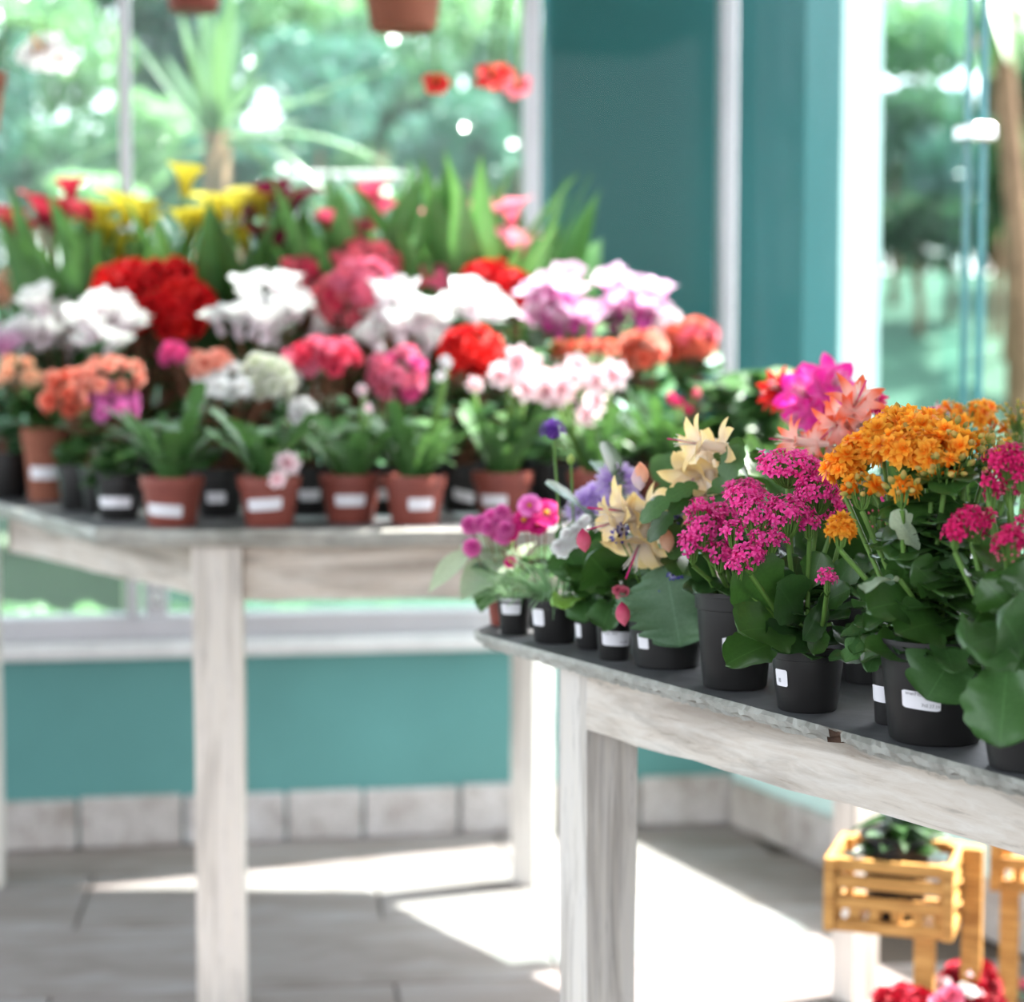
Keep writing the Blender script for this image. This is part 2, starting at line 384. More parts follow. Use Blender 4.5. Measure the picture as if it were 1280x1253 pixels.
def rot(az, el): return Matrix.Rotation(az, 4, 'Z') @ Matrix.Rotation(el, 4, 'X')
_fl = {}
def bud_prof(n=5): return [(.5*math.sin(math.pi*i/n)**.8 if 0 < i < n else .002, i/n) for i in range(n+1)]
def flower(kind, c, k=0):
    key = (kind, c, k)
    if key in _fl: return _fl[key]
    rg = random.Random(k*13+7); b = MB(); mats = [P(c)]
    def ring(n, el, L, W, prof, z=0, r=0, bend=0, cup=.2, ruffle=0, nl=4, nw=4, off=0, mi=0, notch=0, jit=.12):
        for i in range(n):
            p = blade(L, W, prof, nl, nw, bend + rg.uniform(-.2, .2), cup, ruffle, notch=notch, seed=i+k*5)
            M = Matrix.Translation((0, 0, z)) @ rot(2*math.pi*(i+off)/n + rg.uniform(-jit, jit), el + rg.uniform(-jit, jit)) @ Matrix.Translation((0, r, 0))
            b.add(p[0], p[1], M, mi, p[2])
    if kind == 'double':        # ruffled rose-like bloom, about 1 across
        ring(6, R(8), .50, .52, prof_petal, 0, 0, -.3, .2, .10, off=0)
        ring(6, R(32), .42, .46, prof_petal, .03, 0, -.2, .3, .10, off=.5)
        ring(5, R(55), .34, .36, prof_petal, .05, 0, .2, .3, .10, off=.2)
        ring(4, R(76), .26, .28, prof_petal, .06, 0, .5, .4, .08, off=.7)
    elif kind == 'cyclamen':    # five swept-back upright petals
        ring(5, R(66), 1.0, .72, prof_petal, .05, .05, -.55, .25, .05, 6, 4)
        b.lathe([(.12, -.16), (.17, -.05), (.14, .08)], 8, cap0=True)
    elif kind == 'holiday':     # two-tiered cactus flower: tube, swept back pointed petals, stamens
        mats = [P(c), P('whiteish'), P('magenta')]
        st = c in ('coralstar', 'scarlet'); hw = .20 if st else .30; pr = prof_lance if st else prof_oval
        ring(6, R(25), .50, hw, pr, .0, .03, -.8, .25, 0, 7, 4)
        b.lathe([(.06, -.25), (.09, 0), (.08, .25), (.10, .45)], 8)
        ring(7, R(52), .58, hw*1.08, pr, .34, .02, -.9, .25, 0, 7, 4, off=.5)
        for i in range(7):
            a = 2*math.pi*i/7; b.tube([(0, 0, .4), (.05*math.cos(a), .05*math.sin(a), .7), (.1*math.cos(a), .1*math.sin(a), .86)], .008, 3, 1)
        b.tube([(0, 0, .4), (.01, 0, 1.0)], .014, 4, 2)
    elif kind == 'star':        # four-petalled floret
        ring(4, R(28), .56, .40, prof_petal, 0, 0, -.9, .15, .06, 3, 2, jit=.35)
        b.lathe([(.10, -.35), (.13, -.1), (.04, .03)], 5, cap0=True, cap1=True)
    elif kind == 'doublestar':  # many-petalled floret
        ring(7, R(5), .52, .30, prof_petal, 0, 0, -.2, .15, .03, 3, 2)
        ring(6, R(32), .40, .26, prof_petal, .04, 0, 0, .2, .03, 3, 2, off=.5)
        ring(5, R(62), .27, .20, prof_petal, .06, 0, .3, .2, .03, 3, 2)
        b.lathe([(.08, -.35), (.14, -.1), (.1, .0)], 5, cap0=True)
    elif kind == 'calla':       # one rolled funnel with a flared pointed lip, and its spadix
        mats = [P(c), P('gold')]; V = []; UV = []; nt_, nh = 14, 7
        for i in range(nh+1):
            h = i/nh
            for j in range(nt_+1):
                t_ = (2*j/nt_-1)*R(172); lip = .62 + .38*(.5+.5*math.cos(t_))**1.5
                r = .10 + .36*(h**1.9) + .03*j/nt_; z = h*lip - .10*(h**4)*(1-.5*math.cos(t_)); fl = .22*(h**5)*max(0, math.cos(t_))**3
                V.append(((r+fl)*math.cos(t_), (r)*math.sin(t_)*.85, z - fl*.35)); UV.append((j/nt_, h))
        Fs = [(i*(nt_+1)+j, i*(nt_+1)+j+1, (i+1)*(nt_+1)+j+1, (i+1)*(nt_+1)+j) for i in range(nh) for j in range(nt_)]
        b.add(V, Fs, None, 0, UV); b.tube([(0, 0, .15), (0, 0, .4), (.01, 0, .62)], .04, 6, 1)
    elif kind == 'primula':
        mats = [P(c), P('gold')]
        ring(6, R(6), .5, .5, prof_heart, 0, 0, -.2, .1, .05, 5, 4, notch=.25)
        b.lathe([(.10, .02), (.07, .05), (.002, .06)], 8, mi=1)
    elif kind in ('pompon', 'scabious'):
        n = 70 if kind == 'pompon' else 60
        for i in range(n):
            zc = 1 - (1.7 if kind == 'pompon' else 1.05)*(i+.5)/n; a = i*2.39996
            el = math.asin(max(-1, min(1, zc)))
            p = blade(.26 if kind == 'pompon' else .34, .2, prof_petal, 3, 2, -.5, .3, .06, seed=i)
            b.add(p[0], p[1], rot(a, el) @ Matrix.Translation((0, .26, 0)), 0, p[2])
        b.lathe([(.002, -.28), (.2, -.2), (.28, 0), (.2, .2), (.002, .28)], 8)
    elif kind == 'daisy':
        mats = [P(c), P('maroon')]
        ring(10, R(8), .5, .2, prof_petal, 0, 0, -.1, .1, 0, 4, 2)
        b.lathe([(.13, .01), (.09, .07), (.002, .09)], 8, mi=1)
    elif kind == 'bud': b.lathe([(r*.62, z) for r, z in bud_prof(5)], 7); 
    elif kind == 'hibiscus':
        mats = [P(c), P('gold')]; ring(5, R(25), .55, .55, prof_petal, 0, 0, -.5, .2, .08, 5, 4)
        b.tube([(0, 0, .05), (.05, 0, .5)], .03, 5, 1)
    if kind == 'bud':
        b.uv = [np.array([[.5, v[2]] for v in a]) for a in b.v]
    _fl[key] = b.mesh('bloom' if kind != 'bud' else 'bud', mats); return _fl[key]

def aim(n, spin=0.0, tip=None):
    q = Vector(n).normalized().to_track_quat('Z', 'Y').to_matrix().to_4x4()
    return q @ Matrix.Rotation(spin, 4, 'Z')
def put(root, mesh, name, pos, n, size, spin=0.0):
    return inst(mesh, name, root, Matrix.Translation(pos) @ aim(n, spin) @ Matrix.Scale(size, 4))
def put_leaf(root, mesh, base, tip, normal, wide=1.0, name='leaf'):
    base = Vector(base); y = Vector(tip) - base; L = y.length; y.normalize()
    z = Vector(normal); z = z - y*z.dot(y)
    if z.length < 1e-4: z = Vector((0, 0, 1)) - y*y.z
    if z.length < 1e-4: z = Vector((0, 1, 0))
    z.normalize(); x = y.cross(z)
    M = Matrix(((x.x*L*wide, y.x*L, z.x*L, base.x), (x.y*L*wide, y.y*L, z.y*L, base.y), (x.z*L*wide, y.z*L, z.z*L, base.z), (0, 0, 0, 1)))
    return inst(mesh, name, root, M)

# ---------------------------------------------------------------- the setting
FT, NTZ = 0.86, 0.80                 # heights of the two table tops
WB0, WBC = Vector((-3.4, 4.05, 0)), Vector((.543, 4.69, 0))
wbdir = (WBC - WB0).normalized(); wbn = Vector((wbdir.y, -wbdir.x, 0))   # into the room
wrdir = Vector((.395, -.919, 0)).normalized(); wrn = Vector((-.919, -.395, 0))
def frameM(o, xd, nd):               # local x along the wall, local y out of the room, z up
    yd = -nd
    return Matrix(((xd.x, yd.x, 0, o.x), (xd.y, yd.y, 0, o.y), (0, 0, 1, o.z), (0, 0, 0, 1)))
MB_back = frameM(WB0, wbdir, wbn); LB = (WBC - WB0).length
MB_right = frameM(WBC, wrdir, wrn)

rng = random.Random(5)
# floor: a slab of grout with separate paving tiles
fl = MB().box((-4.2, -3.5, -.14), (3.4, 5.1, -.012)).obj('floor', M_grout); tag(fl, kind='structure')
tiles = [MB().box((0, 0, -.03), (.615, .405, 0), None, 0, .003).mesh('tile', M_floor, False) for _ in range(1)]
for i in range(-5, 6):
    for j in range(0, 10):
        off = .31*(j % 2)
        T = Matrix.Rotation(R(7), 4, 'Z') @ Matrix.Translation((i*.62 + off - .1, 1.0 + j*.41, rng.uniform(-.0015, .0)))
        c = T @ Vector((.31, .2, 0))
        if (c - WB0).dot(wbn) < -.05 or (c.y > 0 and (c - WBC).dot(wrn) < -.05) or c.x > 1.9: continue
        inst(tiles[0], 'tile', fl, T)
# low back wall
wl = MB().box((0, 0, 0), (LB + .02, .16, .447), MB_back).obj('wall_back', M_teal); tag(wl, kind='structure')
x = 0.0
while x < LB - .05:
    L = min(rng.uniform(.15, .27), LB - x)
    if LB - x - L < .1: L = LB - x
    h = .118 + rng.uniform(-.006, .006)
    m = MB().box((x+.003, -.022 + rng.uniform(-.004, .004), 0), (x+L-.003, .004, h), None, 0, .006)
    m.obj('stone', M_stone, wl, False, MB_back); x += L
# window above it
win = empty('window_1', (0, 0, 0), 0, kind='structure')
MB().box((0, -.04, .449), (LB - .02, .17, .487), MB_back, 0, .006).obj('sill', M_sill, win)
MB().box((0, -.005, .488), (LB - .05, .075, .545), MB_back, 0, .005).obj('bottom_rail', M_metal, win)
def along(px, M, off=0):             # wall abscissa met by the sight line of pixel column px
    r = ray(px, HORIZON); o = M.translation + M.col[1].to_3d()*off; xd = M.col[0].to_3d()
    a = np.array([[xd.x, -r.x], [xd.y, -r.y]]); s, t = np.linalg.solve(a, [-o.x, -o.y]); return s
TOP = 3.2
posts = [(along(161, MB_back), .013), (along(665, MB_back), .019), (LB - .02, .0185)]
for s, hw in posts:
    MB().box((s-hw, -.012, .545), (s+hw, .05, TOP), MB_back, 0, .004).obj('post', M_metal, win)
s0 = .02
for s, hw in posts:
    MB().box((s0, .018, .545), (s-hw-.002, .026, TOP), MB_back).obj('pane', M_glass_clear if s > LB-.1 else M_glass, win); s0 = s+hw+.002
s2 = along(684, MB_back)
MB().box((s2-.006, .014, .546), (s2+.004, .032, TOP), MB_back).obj('glass_edge', M_glass_edge, win)
# latch box on the rail, low left
bx = along(192, MB_back)
t = empty('latch_box', (0, 0, 0), 0, 'small pale metal latch box standing on the window rail', 'latch')
t.matrix_basis = MB_back @ Matrix.Translation((bx, -.028, .5455))
MB().box((-.026, -.002, 0), (.026, .012, .085), None, 0, .004).obj('case', M_metal, t)
MB().box((-.014, -.010, .03), (.014, -.002, .06), None, 0, .003).obj('lever', M_clip, t)
# right wall: pale low wall with stone foot, glass above
wr = MB().box((-.14, 0, 0), (1.92, .12, .45), MB_right).obj('wall_right', M_aqua); tag(wr, kind='structure')
MB().box((1.92, 0, 0), (7.5, .14, TOP), MB_right).obj('added_sun_block', M_white, wr)  # opaque wall out of view, added to keep sun off the near table
x = .03
while x < 1.9:
    L = min(rng.uniform(.17, .3), 1.92 - x)
    m = MB().box((x+.003, -.024, 0), (x+L-.003, .004, .112 + rng.uniform(-.006, .006)), None, 0, .006)
    m.obj('stone', M_stone, wr, False, MB_right); x += L
win2 = empty('window_2', (0, 0, 0), 0, kind='structure')
MB().box((-.02, -.02, .452), (1.92, .14, .48), MB_right, 0, .004).obj('sill', M_sill, win2)
sA = along(1203, MB_right, .035); sB = along(1222, MB_right, .06)
MB().box((.03, .03, .481), (sA, .04, TOP), MB_right).obj('pane', M_door_glass, win2)
MB().box((sA - .10, .055, .481), (sB - .002, .065, TOP), MB_right).obj('pane', M_door_glass, win2)
MB().box((sA + .001, .028, .481), (sA + .009, .042, TOP), MB_right).obj('glass_edge', M_glass_edge, win2)
MB().box((sB - .001, .053, .481), (sB + .009, .067, TOP), MB_right).obj('glass_edge', M_glass_edge, win2)
zc = at(1210, 160, 3.82).z; sc_ = along(1211, MB_right, .04)
MB().box((sc_-.035, .016, zc-.017), (sc_+.035, .075, zc+.017), MB_right, 0, .006).obj('glass_clip', M_clip, win2)
b = MB(); cp_ = [(-4.2, -3.5), (3.62, -3.5), (3.62, -2.2), tuple((WBC+wrdir*1.9).to_2d()), (1.01, 3.94), (-4.2, 3.94)]
V = [(x, y, TOP) for x, y in cp_] + [(x, y, TOP+.1) for x, y in cp_]; n = len(cp_)
ce = b.add(V, [tuple(range(n))[::-1], tuple(range(n, 2*n))] + [(i, (i+1) % n, n+(i+1) % n, n+i) for i in range(n)]).obj('ceiling', M_white); tag(ce, kind='structure')  # unseen ceiling, outline cut so sun reaches the floor and far table

M_added_roof_glass = glass_mat('added_roof_glass', (.80,.84,.83), .30, (.9,.95,.93))  # unseen roof glazing, added to brighten the far table from above
V = [(-4.2, 3.945), (1.0, 3.945), (.60, 4.74), (-4.2, 4.3)]
rf = MB(); V3 = [(x, y, TOP+.02) for x, y in V] + [(x, y, TOP+.03) for x, y in V]
rf = rf.add(V3, [(3, 2, 1, 0), (4, 5, 6, 7)] + [(i, (i+1) % 4, 4+(i+1) % 4, 4+i) for i in range(4)]).obj('added_roof_pane', M_added_roof_glass); tag(rf, kind='structure')
# teal column of the building, just outside the glass
A, B_, C_, E_ = at(676, 446, 5.05), at(1003, 446, 4.93), at(1049, 446, 4.99), at(1098, 446, 5.22)
for p in (A, B_, C_, E_): p.z = 0
G = E_ + Vector((-.25, .35, 0)); H_ = A + Vector((.12, .45, 0))
def prism(poly, z0, z1):
    n = len(poly); V = [(p.x, p.y, z0) for p in poly] + [(p.x, p.y, z1) for p in poly]
    return V, [tuple(range(n))[::-1], tuple(range(n, 2*n))] + [(i, (i+1) % n, n+(i+1) % n, n+i) for i in range(n)]
b = MB(); V, Fs = prism([A, B_, C_, E_, G, H_], -.1, 4.2); b.add(V, Fs)
me = b.mesh('column', [M_teal_deep, plain('sunlit_side_tone', (.50,.575,.565), .7, .2, .06, 12)], False)  # second, paler tone colours in the sun on the column's right side
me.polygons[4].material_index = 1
tag(inst(me, 'building_column', None), 'tall teal painted building column with its sunlit edge coloured paler, just outside the glass', 'column')

# ---------------------------------------------------------------- tables
def slab(name, poly, z, th, parent, seed, mats, step=.035, amp=.004, chips=()):
    rg = random.Random(seed); pts = []
    n = len(poly)
    for i in range(n):
        a, c = Vector(poly[i]), Vector(poly[(i+1) % n]); k = max(2, int((c-a).length/step))
        for j in range(k): pts.append(a.lerp(c, j/k))
    cen = sum(pts, Vector((0, 0)))/len(pts); N = len(pts)
    b = MB(); rings = []
    for zz, inn, am in ((z, .006, amp*.5), (z-.004, 0, amp), (z-th*.58, .001, amp), (z-th*.66, .011, amp), (z-th, .013, amp*1.6)):
        V = []
        for i, p in enumerate(pts):
            d = (cen-p).normalized(); e = inn + rg.uniform(-am, am)*.7
            for (cp, cr, ca) in chips:
                q = (p-Vector(cp)).length
                if q < cr and zz < z-.003: e += ca*(1-q/cr)
            V.append((p.x+d.x*e, p.y+d.y*e, zz + (rg.uniform(-.0015, .0015) if zz < z-.001 else 0)))
        rings.append(V)
    allv = [v for r_ in rings for v in r_]; Fs = []; mi = []
    b.add(allv, [tuple(range(N))], None, 0)
    fs = []
    for k in range(len(rings)-1):
        for i in range(N): fs.append((k*N+i, (k+1)*N+i, (k+1)*N+(i+1) % N, k*N+(i+1) % N))
    ch = [any((pts[f[0] % N]-Vector(cp)).length < cr and ca > .01 for cp, cr, ca in chips) and (Vector(pts[f[0] % N])-Vector(chips[0][0])).length < chips[0][1]*(.35+.35*(k0//N)) for k0, f in enumerate(fs)]
    b.f += fs; b.m += [2 if q else 1 for q in ch]; b.f.append(tuple(range((len(rings)-1)*N, len(rings)*N))[::-1]); b.m.append(1)
    o = b.obj(name, mats, parent); return o
def beam(name, parent, p0, p1, th, z0, z1, mat, inward, rz_amp=.0015, seed=0):
    p0 = Vector((p0[0], p0[1], 0)); p1 = Vector((p1[0], p1[1], 0)); xd = (p1-p0).normalized()
    yd = Vector((-xd.y, xd.x, 0)); L = (p1-p0).length
    if yd.dot(Vector((*inward, 0))) < 0: yd = -yd
    n = max(3, int(L/.05)); rg = random.Random(seed); V = []; Fs = []
    for i in range(n+1):
        for (yy, zz) in ((0, z0), (0, z1), (th, z1), (th, z0)):
            V.append((L*i/n, yy+rg.uniform(-1, 1)*rz_amp, zz-z0+rg.uniform(-1, 1)*rz_amp))
    for i in range(n):
        for k in range(4): Fs.append((i*4+k, i*4+(k+1) % 4, i*4+4+(k+1) % 4, i*4+4+k))
    Fs += [(3, 2, 1, 0), tuple(n*4+k for k in range(4))]
    M = Matrix(((xd.x, yd.x, 0, p0.x), (xd.y, yd.y, 0, p0.y), (0, 0, 1, z0), (0, 0, 0, 1)))
    return MB().add(V, Fs).obj(name, mat, parent, False, M)
def leg(parent, c, xd, wx, wy, z1, mat, taper=1.0, seed=0):
    xd = Vector((*xd, 0)).normalized(); yd = Vector((-xd.y, xd.x, 0)); rg = random.Random(seed)
    V = []; Fs = []; n = 9
    for i in range(n+1):
        u = i/n; k = taper+(1-taper)*u
        for (sx, sy) in ((-1,-1),(1,-1),(1,1),(-1,1)):
            V.append((sx*wx/2*k+rg.uniform(-1,1)*.0008, sy*wy/2*k+rg.uniform(-1,1)*.0008, z1*u))
    for i in range(n):
        for k in range(4): Fs.append((i*4+k, i*4+(k+1) % 4, i*4+4+(k+1) % 4, i*4+4+k))
    Fs += [(3, 2, 1, 0), tuple(n*4+k for k in range(4))]
    M = Matrix(((xd.x, yd.x, 0, c[0]), (xd.y, yd.y, 0, c[1]), (0, 0, 1, 0), (0, 0, 0, 1)))
    return MB().add(V, Fs).obj('leg', mat, parent, False, M)

# far table
ft = empty('display_table', (-.25, 3.75, 0), 0, 'far whitewashed display table with a slate top, crowded with terracotta pots, by the window', 'table', 'whitewashed display tables')
ftI = ft.matrix_basis.inverted() if False else Matrix.Translation((.25, -3.75, 0))
fpoly = [(-.80, 3.40), (-.71, 3.245), (-.53, 3.205), (.68, 3.27), (.73, 3.33), (.16, 4.26), (-1.24, 4.30), (-1.27, 4.24)]
o = slab('table_top', fpoly, FT, .03, ft, 1, [M_slate, M_slate_edge], .06, .005); o.matrix_basis = ftI
def reparent(o, root): o.matrix_basis = Matrix.Translation(-Vector(root.location)) @ o.matrix_basis
fl1 = (-.505, 3.285); fl2 = (.615, 3.375); fl3 = (.045, 4.14); fl4 = (-1.14, 4.12)
for o in (beam('apron', ft, (-.46, 3.27), (.58, 3.345), .03, .733, .829, M_woodX, (0, 1), seed=1),
          beam('apron', ft, (-.53, 3.30), (-1.09, 4.13), .03, .733, .829, M_woodX, (1, .3), seed=2),
          beam('apron', ft, (.60, 3.41), (.07, 4.12), .03, .733, .829, M_woodX, (-1, -.3), seed=3),
          leg(ft, fl1, (1, .07), .083, .083, .829, M_woodZ, .97, 1), leg(ft, fl2, (.56, -.83), .06, .062, .829, M_woodZ, .97, 2),
          leg(ft, fl3, (.75, -.66), .068, .068, .829, M_woodZ, .97, 3), leg(ft, fl4, (1, .1), .06, .06, .829, M_woodZ, .97, 4)): reparent(o, ft)
# near table
nt_ = empty('display_table', (.4, 2.1, 0), 0, 'near whitewashed display table with a chipped slate top under black nursery pots', 'table', 'whitewashed display tables')
ND = Vector((.476, -.873)); ne0 = Vector((-.055, 2.435)); ned = Vector((.30, .954))
npoly = [ne0+ND*.02, ne0+ND*1.75, ne0+ND*1.75+Vector((.72, .35)), ne0+ned*.62, ne0+ned*.02-ND*.0]
chip = onz(1020, 912, NTZ); chip2 = onz(1275, 985, NTZ)
o = slab('table_top', npoly, NTZ, .017, nt_, 3, [M_slate, M_slate_edge, plain('raw_slate_break', (.34,.27,.23), .9, .1, .5, 60, 0, .8)], .007, .0022, [((chip.x, chip.y), .024, .03), ((chip2.x, chip2.y), .05, .006)]); reparent(o, nt_)
ad = Vector((.361, -.569)).normalized(); ap0 = Vector((.0872, 2.25)); an = Vector((-ad.y, ad.x))
for o in (beam('apron', nt_, tuple(ap0), tuple(ap0+ad*1.5), .028, .708, .7825, M_woodX, tuple(an), .0018, seed=5),
          beam('apron', nt_, tuple(ap0-ad*.03+an*.07), tuple(ap0-ad*.03+an*.07+Vector((.2, .34))), .028, .708, .7795, M_woodX, (1, 0), seed=6)): reparent(o, nt_)
lc = ap0 - ad*.028 + an*.038
o = leg(nt_, tuple(lc), tuple(ad), .060, .074, .7825, M_woodZ, .93, 5); reparent(o, nt_)

# ---------------------------------------------------------------- pots
_pot = {}
def pot_mesh(r, h, kind):
    key = (round(r, 4), round(h, 4), kind)
    if key in _pot: return _pot[key]
    mat = {'terra': M_terra, 'black': M_black, 'clay': M_terra_old}[kind]
    if kind == 'black': pr = [(.70*r, 0), (.735*r, .02*h), (.75*r, .03*h), (.90*r, .80*h), (.90*r, .81*h), (.945*r, .82*h), (.955*r, .95*h), (1.0*r, .955*h), (1.0*r, 1.0*h), (.955*r, 1.0*h), (.90*r, .84*h), (.72*r, .05*h)]
    else: pr = [(.70*r, 0), (.73*r, .03*h), (.895*r, .74*h), (.895*r, .75*h), (.955*r, .76*h), (.995*r, .98*h), (.985*r, h), (.945*r, h), (.90*r, .8*h), (.72*r, .05*h)]
    b = MB().lathe(pr, 36, cap0=True)
    me = b.mesh('pot', mat); me.polygons.foreach_set('use_smooth', [len(p.vertices) == 4 for p in me.polygons])
    try: me.set_sharp_from_angle(angle=R(40))
    except Exception: pass
    _pot[key] = me; return me
def text_mesh(body, size):
    c = bpy.data.curves.new('print', 'FONT'); c.body = body; c.size = size; c.resolution_u = 1
    o = bpy.data.objects.new('print', c); m = o.to_mesh()
    V = [tuple(v.co) for v in m.vertices]; Fs = [tuple(p.vertices) for p in m.polygons]
    o.to_mesh_clear(); bpy.data.objects.remove(o); bpy.data.curves.remove(c); return V, Fs
def pot_r(r, h, kind, z):
    if kind == 'black': return r*(.75 + .15*min(1, z/h/.8)) if z/h < .81 else r*.955
    return r*(.73 + .165*min(1, z/h/.74)) if z/h < .75 else r
def add_label(pot, r, h, kind, az, wid, z0, z1, tilt=0.0, texts=()):
    """a curved white sticker; az is the bearing of its middle (0 = towards the camera, positive to the right)"""
    b = MB(); n = 12; rm = pot_r(r, h, kind, (z0+z1)/2); slope = (pot_r(r, h, kind, z1)-pot_r(r, h, kind, z0))/(z1-z0)
    def onpot(s, z, e):
        z = z + tilt*s; a = az + s/rm; rr = pot_r(r, h, kind, (z0+z1)/2) + slope*(z-(z0+z1)/2) + e
        return (rr*math.sin(a), -rr*math.cos(a), z)
    c = .08*(z1-z0); V = []; Fs = []
    for i in range(n+1):
        s = (i/n-.5)*wid; ins = c if i in (0, n) else 0
        V += [onpot(s, z0+ins, .0006), onpot(s, z1-ins, .0006)]
    Fs = [(2*i, 2*i+2, 2*i+3, 2*i+1) for i in range(n)]
    b.add(V, Fs, None, 0)
    for (body, size, sx, sz) in texts:
        tv, tf = text_mesh(body, size)
        b.add([onpot(-wid/2 + sx + v[0], z0 + sz + v[1], .0009) for v in tv], tf, None, 1)
    return b.obj('label', [M_label, M_ink], pot, False)
def make_pot(root, r, h, kind, soil=True):
    p = inst(pot_mesh(r, h, kind), 'pot', root)
    if soil:
        key = ('soil', round(r, 4), round(h, 4))
        if key not in _pot:
            b = MB(); rg = random.Random(3); n = 20; V = [(0, 0, .9*h)]; 
            for q in (.45, .93):
                for k in range(n): V.append((q*r*.92*math.cos(2*math.pi*k/n), q*r*.92*math.sin(2*math.pi*k/n), .87*h+rg.uniform(-.012, .02)*h*2))
            Fs = [(0, 1+k, 1+(k+1) % n) for k in range(n)] + [(1+k, 1+n+k, 1+n+(k+1) % n, 1+(k+1) % n) for k in range(n)]
            _pot[key] = b.add(V, Fs).mesh('soil', M_soil)
        inst(_pot[key], 'soil', root)
    return p

# ---------------------------------------------------------------- plant builders
def world_box(root, box, d):
    x0, y0, x1, y1 = box; a = at(x0, y1, d); c = at(x1, y0, d)
    return Vector(((a.x+c.x)/2, d, (a.z+c.z)/2)) - root.location, (c.x-a.x)/2, (c.z-a.z)/2
def dome_points(c, rx, rz, n, rg, rd=None, back=.45):
    rd = rd or min(rx, .09); out = []
    best = None
    for i in range(n):
        bp, bd = None, -1
        for _ in range(8):
            while True:
                u = Vector((rg.gauss(0, 1), rg.gauss(0, 1), rg.gauss(0, 1))).normalized()
                if u.y < back and u.z > -.75: break
            k = rg.uniform(.72, 1.0); p = Vector((c.x+rx*u.x*k, c.y+rd*u.y*k, c.z+rz*u.z*k))
            dd = min([(p-q).length for q, _ in out], default=1)
            if dd > bd: bd, bp = dd, (p, u)
        out.append(bp)
    return out
def stems_to(root, pts, h, rg, mat=None, r=.0018, spread=.25, name='stems', n=4):
    b = MB()
    for p in pts:
        p = Vector(p); q = Vector((p.x*spread + rg.uniform(-.01, .01), p.y*spread + rg.uniform(-.01, .01), h*.85))
        m = (p+q)/2 + Vector((rg.uniform(-.01, .01), rg.uniform(-.01, .01), .02)); b.tube([q, m, p], r, n, 0, False)
    if not pts: return None
    o = b.obj(name, mat or M_stem, root, True); tag(o, kind='stuff'); return o
def bush(root, kind, mat, n, rg, zlo, zhi, rad, size, droop=.1, nk=4, name='leaf', inner=.25, yk=1.0):
    for i in range(n):
        a = rg.uniform(0, 2*math.pi) if i % 3 else rg.uniform(math.pi*1.05, math.pi*1.95); u = rg.random()
        z = zlo + (zhi-zlo)*u; rr = rad*(1-.35*u)
        d = Vector((math.cos(a), math.sin(a)*yk, rg.uniform(-droop, .55))).normalized(); L = size*rg.uniform(.75, 1.2)
        tip = Vector((math.cos(a)*rr, math.sin(a)*rr*yk, z))*1.0; base = tip - d*L
        nrm = Vector((0, 0, 1)) + d*rg.uniform(-.2, .5) + Vector((rg.uniform(-.3, .3), rg.uniform(-.6, .1), 0))
        put_leaf(root, leaf(kind, mat, rg.randrange(nk)), base, tip, nrm, rg.uniform(.85, 1.15), name)
def upright(root, kind, mat, n, rg, h, ztop, lean, nk=4, wide=1.0, name='leaf', rad=.018, minf=.55):
    for i in range(n):
        a = 2*math.pi*(i+rg.random())/n; L = (ztop-h)*rg.uniform(minf, 1.0); e = lean*rg.uniform(.3, 1.1)
        base = Vector((math.cos(a)*rad, math.sin(a)*rad, h*.85)); d = Vector((math.cos(a)*math.sin(e), math.sin(a)*math.sin(e), math.cos(e)))
        out = Vector((math.cos(a), math.sin(a), .0)); nrm = Vector((-math.cos(a)*math.cos(e), -math.sin(a)*math.cos(e), math.sin(e)))*1.0
        put_leaf(root, leaf(kind, mat, rg.randrange(nk)), base, base + d*L, nrm, wide*rg.uniform(.8, 1.2), name)
SEED = [100]
def plant(px, d, z, label, cat, group, pot=('black', .048, .088), name='potted_plant'):
    w_ = at(px, 446, d); root = empty(name, (w_.x, d, z), 0, label, cat, group)
    SEED[0] += 1; return root, random.Random(SEED[0]), make_pot(root, pot[1], pot[2], pot[0])

def begonia(px, d, box, color, label, n=26, fs=.05, leafn=16, pot=('black', .048, .088), mixc=None, lm=None, fk='double', z=FT, rd=None, more=()):
    root, rg, p = plant(px, d, z, label, 'plant', 'potted begonias', pot, 'potted_begonia')
    c, rx, rz = world_box(root, box, d); pts = dome_points(c, rx-.015, rz-.012, n, rg, rd)
    for i, (q, u) in enumerate(pts):
        cc = color if not mixc or rg.random() > .35 else mixc
        put(root, flower(fk, cc, rg.randrange(3)), 'bloom', q, u + Vector((0, -.35, .45)), fs*rg.uniform(.85, 1.15), rg.uniform(0, 6))
    for (bx2, c2, n2) in more:
        cc, x2, z2 = world_box(root, bx2, d-.03); p2 = dome_points(cc, x2-.01, z2-.008, n2, rg, rd); pts = pts + p2
        for q, u in p2: put(root, flower(fk, c2, rg.randrange(3)), 'bloom', q, u + Vector((0, -.35, .45)), fs*rg.uniform(.8, 1.1), rg.uniform(0, 6))
    stems_to(root, [q-u*.01 for q, u in pts], pot[2], rg, M_stem_red, .0022)
    zb = c.z - rz
    bush(root, 'begonia', lm or L_dark, leafn, rg, pot[2]+.02, max(zb+.03, pot[2]+.06), .095, .075)
    return root, p
